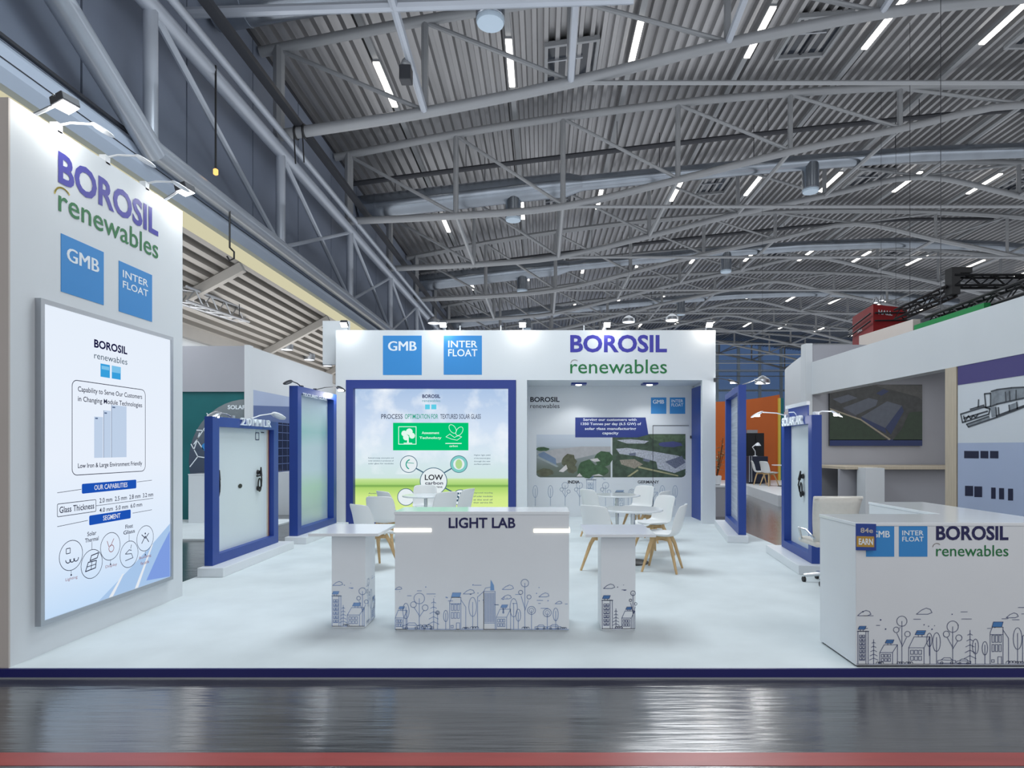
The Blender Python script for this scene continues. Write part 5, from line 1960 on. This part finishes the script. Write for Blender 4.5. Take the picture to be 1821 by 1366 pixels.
# curved white booth beyond the corner post
YC = 15.6
t = thing('curved_wall', 'tall white booth wall with a rounded front corner beside the orange booth', 'booth wall', (7.3, 16.5, HZ))
zt2, zb3 = 3.93, 2.62
pts = [(6.56, 14.80), (6.78, 15.7), (7.06, 16.9), (7.36, 18.1), (7.50, 18.55), (7.70, 18.85), (8.0, 19.0), (8.6, 19.0), (8.6, 14.80)]
MB().prism([(x, y, zb3) for x, y in pts], (0, 0, zt2 - zb3)).build('wall_panel', M['panel_white'], t)
MB().prism([(x - .03, y - .02, zb3 - .12) for x, y in pts], (0, 0, .12)).build('lower_edge', M['white'], t)
MB().prism([(x + .25, y, HZ) for x, y in pts[:-2]] + [(8.5, 18.9, HZ), (8.5, 14.8, HZ)], (0, 0, zb3 - .12 - HZ)).build('lower_wall', M['panel_grey'], t)

# far orange booth
t = thing('orange_booth', 'far booth with burnt orange wall and white platform, seen past the tall frame', 'booth', (8.2, 24, HZ))
o_ = MB()
n = 12
top = [(6.4 + 3.1 * i / n, 3.35 + (.30 * (i / n) ** 2)) for i in range(n + 1)]
o_.prism([(x, 24, z) for x, z in top] + [(9.5, 24, .1), (6.4, 24, .1)], (0, .15, 0))
o_.build('orange_wall', M['orange'], t)
MB().box(9.42, 23.9, .1, 9.5, 24.0, 3.5).build('yellow_post', M['yellow'], t)
MB().box(9.5, 23.9, .1, 9.62, 24.1, 3.5).build('green_post', M['teal'], t)
MB().prism([(7.0, 20.5, HZ), (6.45, 16.4, HZ), (6.9, 16.4, HZ), (7.7, 19.4, HZ), (9.9, 19.4, HZ), (9.9, 24.3, HZ), (6.4, 24.3, HZ), (6.4, 20.5, HZ)], (0, 0, .30)).build('platform', M['white'], t)
MB().box(6.72, 16.9, HZ + .1, 6.76, 17.0, .1).build('vent', M['dark'], t)
t = thing('cabinet', 'tall black storage cabinet before the orange wall', 'cabinet', (7.7, 22.6, .235))
MB().box((1327 - CX) / FPX * 22.6, 22.6, .235, (1359 - CX) / FPX * 22.6, 23.2, 2.08).build('body', M['black'], t, bevel=.01)
MB().box((1330 - CX) / FPX * 22.6, 22.7, 2.08, (1349 - CX) / FPX * 22.6, 23.1, 2.2).build('top_box', M['silver'], t)
MB().box((1328 - CX) / FPX * 22.6, 22.57, .3, (1342 - CX) / FPX * 22.6, 22.6, 2.0).build('door', M['black'], t)
MB().box((1344 - CX) / FPX * 22.6, 22.57, .3, (1358 - CX) / FPX * 22.6, 22.6, 2.0).build('door', M['black'], t)
t = thing('trunk', 'low dark equipment trunk before the black cabinet', 'trunk', (8.0, 21.6, .235))
MB().box((1332 - CX) / FPX * 21.6, 21.6, .27, (1366 - CX) / FPX * 21.6, 22.3, 1.22).build('body', mat('dark blue case', (30, 36, 56), .5), t, bevel=.02)
MB().tube([((1332 - CX) / FPX * 21.6, 21.55, .3), ((1332 - CX) / FPX * 21.6, 21.55, 1.24), ((1336 - CX) / FPX * 21.6, 21.55, 1.24), ((1336 - CX) / FPX * 21.6, 21.55, .3)], .02, 6).build('handle', M['silver'], t, True)
for k_ in range(2):
    MB().lathe([(.03, 0), (.03, .035)], (7.5 + .45 * k_, 21.7, .235), 10).build('foot', M['black'], t)
for i, (px, py, Y_, r) in enumerate(((1352, 862, 21.0, 70), (1368, 864, 20.4, 110))):
    x = (px - CX) / FPX * Y_
    dup(ch0, (x, Y_, .235), math.radians(r), 'small white chair with wooden legs in the far orange booth, %s of two' % ('first' if i == 0 else 'second'), 'chairs in the orange booth')
dup(tab0, (8.15, 20.2, .235), 0, 'small white round table in the far orange booth', 'tables in the orange booth')
t = thing('desk_lamp', 'white reading lamp standing on the dark trunk', 'lamp', ((1343 - CX) / FPX * 21.9, 21.9, 1.22))
xx = (1343 - CX) / FPX * 21.9
MB().lathe([(.08, 0), (.08, .02), (.015, .03), (.015, .2)], (xx, 21.9, 1.22), 14).build('base', M['white'], t, True)
MB().tube([(xx, 21.9, 1.4), (xx - .1, 21.9, 1.55), (xx + .05, 21.9, 1.68)], .02, 6).build('arm', M['white'], t, True)
MB().lathe([(.11, -.06), (.05, .04), (.02, .06)], (xx + .1, 21.9, 1.66), 12).build('shade', M['white'], t, True)

# grey side cabinet with a plant beside the rear wall
t = thing('side_cabinet', 'grey low cabinet standing behind the end of the rear wall', 'cabinet', (4.1, 14.2, HZ))
MB().box(3.75, 14.0, HZ, 4.5, 14.6, .62).build('body', M['panel_grey'], t)
MB().box(3.72, 13.97, .62, 4.53, 14.63, .66).build('top', M['white'], t)
t = thing('potted_plant', 'spindly pale leaved potted plant on the grey low cabinet', 'plant', (4.12, 14.25, .66))
MB().lathe([(.09, 0), (.12, .02), (.14, .2), (.13, .22), (.11, .19)], (4.12, 14.25, .66), 16).build('pot', M['white'], t, True)
st, lf = MB(), MB()
rnd = random.Random(11)
for i in range(9):
    q = rnd.uniform(0, 2 * PI)
    h = rnd.uniform(.4, 1.0)
    top = V((4.12 + .18 * math.cos(q), 14.25 + .18 * math.sin(q), .84 + h))
    st.tube([(4.12 + .03 * math.cos(q), 14.25 + .03 * math.sin(q), .82), (top + V((4.12, 14.25, .82))) / 2 + V((.03, 0, .05)), top], .008, 5)
    for k in range(9):
        p = V((4.12, 14.25, .82)).lerp(top, .35 + .65 * k / 8)
        a = rnd.uniform(0, 2 * PI)
        d_ = V((math.cos(a), math.sin(a), rnd.uniform(-.2, .7))).normalized()
        s_ = d_.cross(V((0, 0, 1))).normalized() * .02
        ll = rnd.uniform(.09, .17)
        lf.add([p, p + d_ * ll * .5 + s_, p + d_ * ll + V((0, 0, -.02)), p + d_ * ll * .5 - s_], [(0, 1, 2, 3)])
st.build('stem', M['stem'], t, True)
lf.build('foliage', M['leaf'], t)['kind'] = 'stuff'

# ------------------------------------------------------------------ things beyond the fascia booth
t = thing('beige_fascia', 'beige fascia panel of a booth rising behind the white beam', 'booth wall', (10, 17.5, HZ))
MB().prism([(10, 16.2, 3.6), (10, 18.95, 3.6), (10, 18.95, 5.05), (10, 16.2, 5.0)], (.2, 0, 0)).build('panel', M['beige'], t)
MB().box(10.02, 16.2, HZ, 10.3, 18.95, 3.6).build('lower_wall', M['panel_grey'], t)
t = thing('green_sign_band', 'green sign band behind the white fascia beam, under the black truss', 'sign', (10, 15, HZ))
MB().box(10, 13.6, 4.1, 10.15, 16.15, 4.82).build('band', M['green'], t)
for y in (13.7, 16.0):
    MB().box(10.02, y, HZ, 10.13, y + .1, 4.1).build('post', M['panel_grey'], t)
# red hanging cube
yr = 22.0
cxr = (1553 - CX) / FPX * yr
t = thing('hanging_sign', 'red cube-shaped hanging sign with white lettering under the roof', 'sign', (cxr, yr, 6.9))
za_, zb_ = EYE + (CY - 541) / FPX * yr, 5.0
lx, ly = (1516 - CX) / FPX * 24.2, 24.2
rx, ry = (1613 - CX) / FPX * 22.6, 22.6
RF = Face((cxr, yr, 0), (rx - cxr, ry - yr, 0), (0, 0, 1))
LF_ = Face((lx, ly, 0), (cxr - lx, yr - ly, 0), (0, 0, 1))
wr, wl2 = math.hypot(rx - cxr, ry - yr), math.hypot(cxr - lx, yr - ly)
MB().prism([(cxr, yr, zb_), (rx, ry, zb_), (rx + lx - cxr, ry + ly - yr, zb_), (lx, ly, zb_)], (0, 0, za_ - zb_)).build('box_body', M['red'], t)
print_part(RF, 'lettering', M['letter_white'], t, lambda mb: RF.text(mb, 'HALL', .25, za_ - .35, .95, za_ - .18, .004, .03))
print_part(RF, 'lettering', M['letter_white'], t, lambda mb: RF.text(mb, 'A2', .55, 5.35, wr - .10, 5.85, .004, .03))
print_part(LF_, 'lettering', M['letter_white'], t, lambda mb: LF_.text(mb, 'HALL', .55, za_ - .75, 1.1, za_ - .6, .004, .03))
for q in ((12.7, 22.5), (13.25, 22.5)):
    MB().tube([(q[0], q[1], za_ - .02), (q[0], q[1], z_top(q[0]))], .006, 5).build('suspension_cable', M['dark'], t)
m2 = MB()
for z in (6.0, 6.28):
    m2.tube([LF_.pt(-.1, z, .12), LF_.pt(wl2 + .05, z + .15, .12)], .03, 6)
    m2.tube([RF.pt(-.05, z + .15, .12), RF.pt(wr, z + .3, .12)], .03, 6)
m2.build('rigging_bar', M['black'], t)['kind'] = 'stuff'
for i, (px, py) in enumerate(((1557, 535), (1568, 531))):
    p_ = P(px, py, 23)
    tt = thing('spot_lamp', 'small lit spot above the red hanging sign, %s of two' % ORD[i], 'lamp', p_, 0, 'spots above the red sign')
    MB().lathe([(.06, -.08), (.09, 0), (.06, .12), (.02, .14)], p_, 12).build('can', M['silver'], tt, True)
    MB().lathe([(.001, -.085), (.075, -.085), (.075, -.07)], p_, 12).build('lens', M['lamp_glow'], tt)
    MB().tube([p_ + V((0, 0, .13)), (cxr + .25 + .3 * i, 22.6, za_ - .02)], .012, 5).build('stalk', M['dark'], tt)
# small hanging lamps beyond the stand
for i, (px, py, Y_) in enumerate(((772, 575, 30), (1118, 573, 30), (1195, 570, 30), (1356, 682, 26))):
    p_ = P(px, py, Y_)
    tt = thing('pendant_lamp', 'round lit pendant lamp hanging far beyond the stand, %s from the girder side' % ORD[i], 'lamp', p_, 0, 'pendant lamps beyond the stand')
    MB().lathe([(.32, 0), (.30, .16), (.12, .3), (.03, .34)], p_, 18).build('shade', M['silver'], tt, True)
    MB().lathe([(.001, -.01), (.3, -.01), (.3, .02)], p_, 18).build('lens', M['lamp_glow'] if i != 2 else M['lamp_far'], tt)
    MB().tube([p_ + V((0, 0, .33)), (p_.x, p_.y, z_roof(p_.x) + .06)], .006, 5).build('cable', M['dark'], tt)
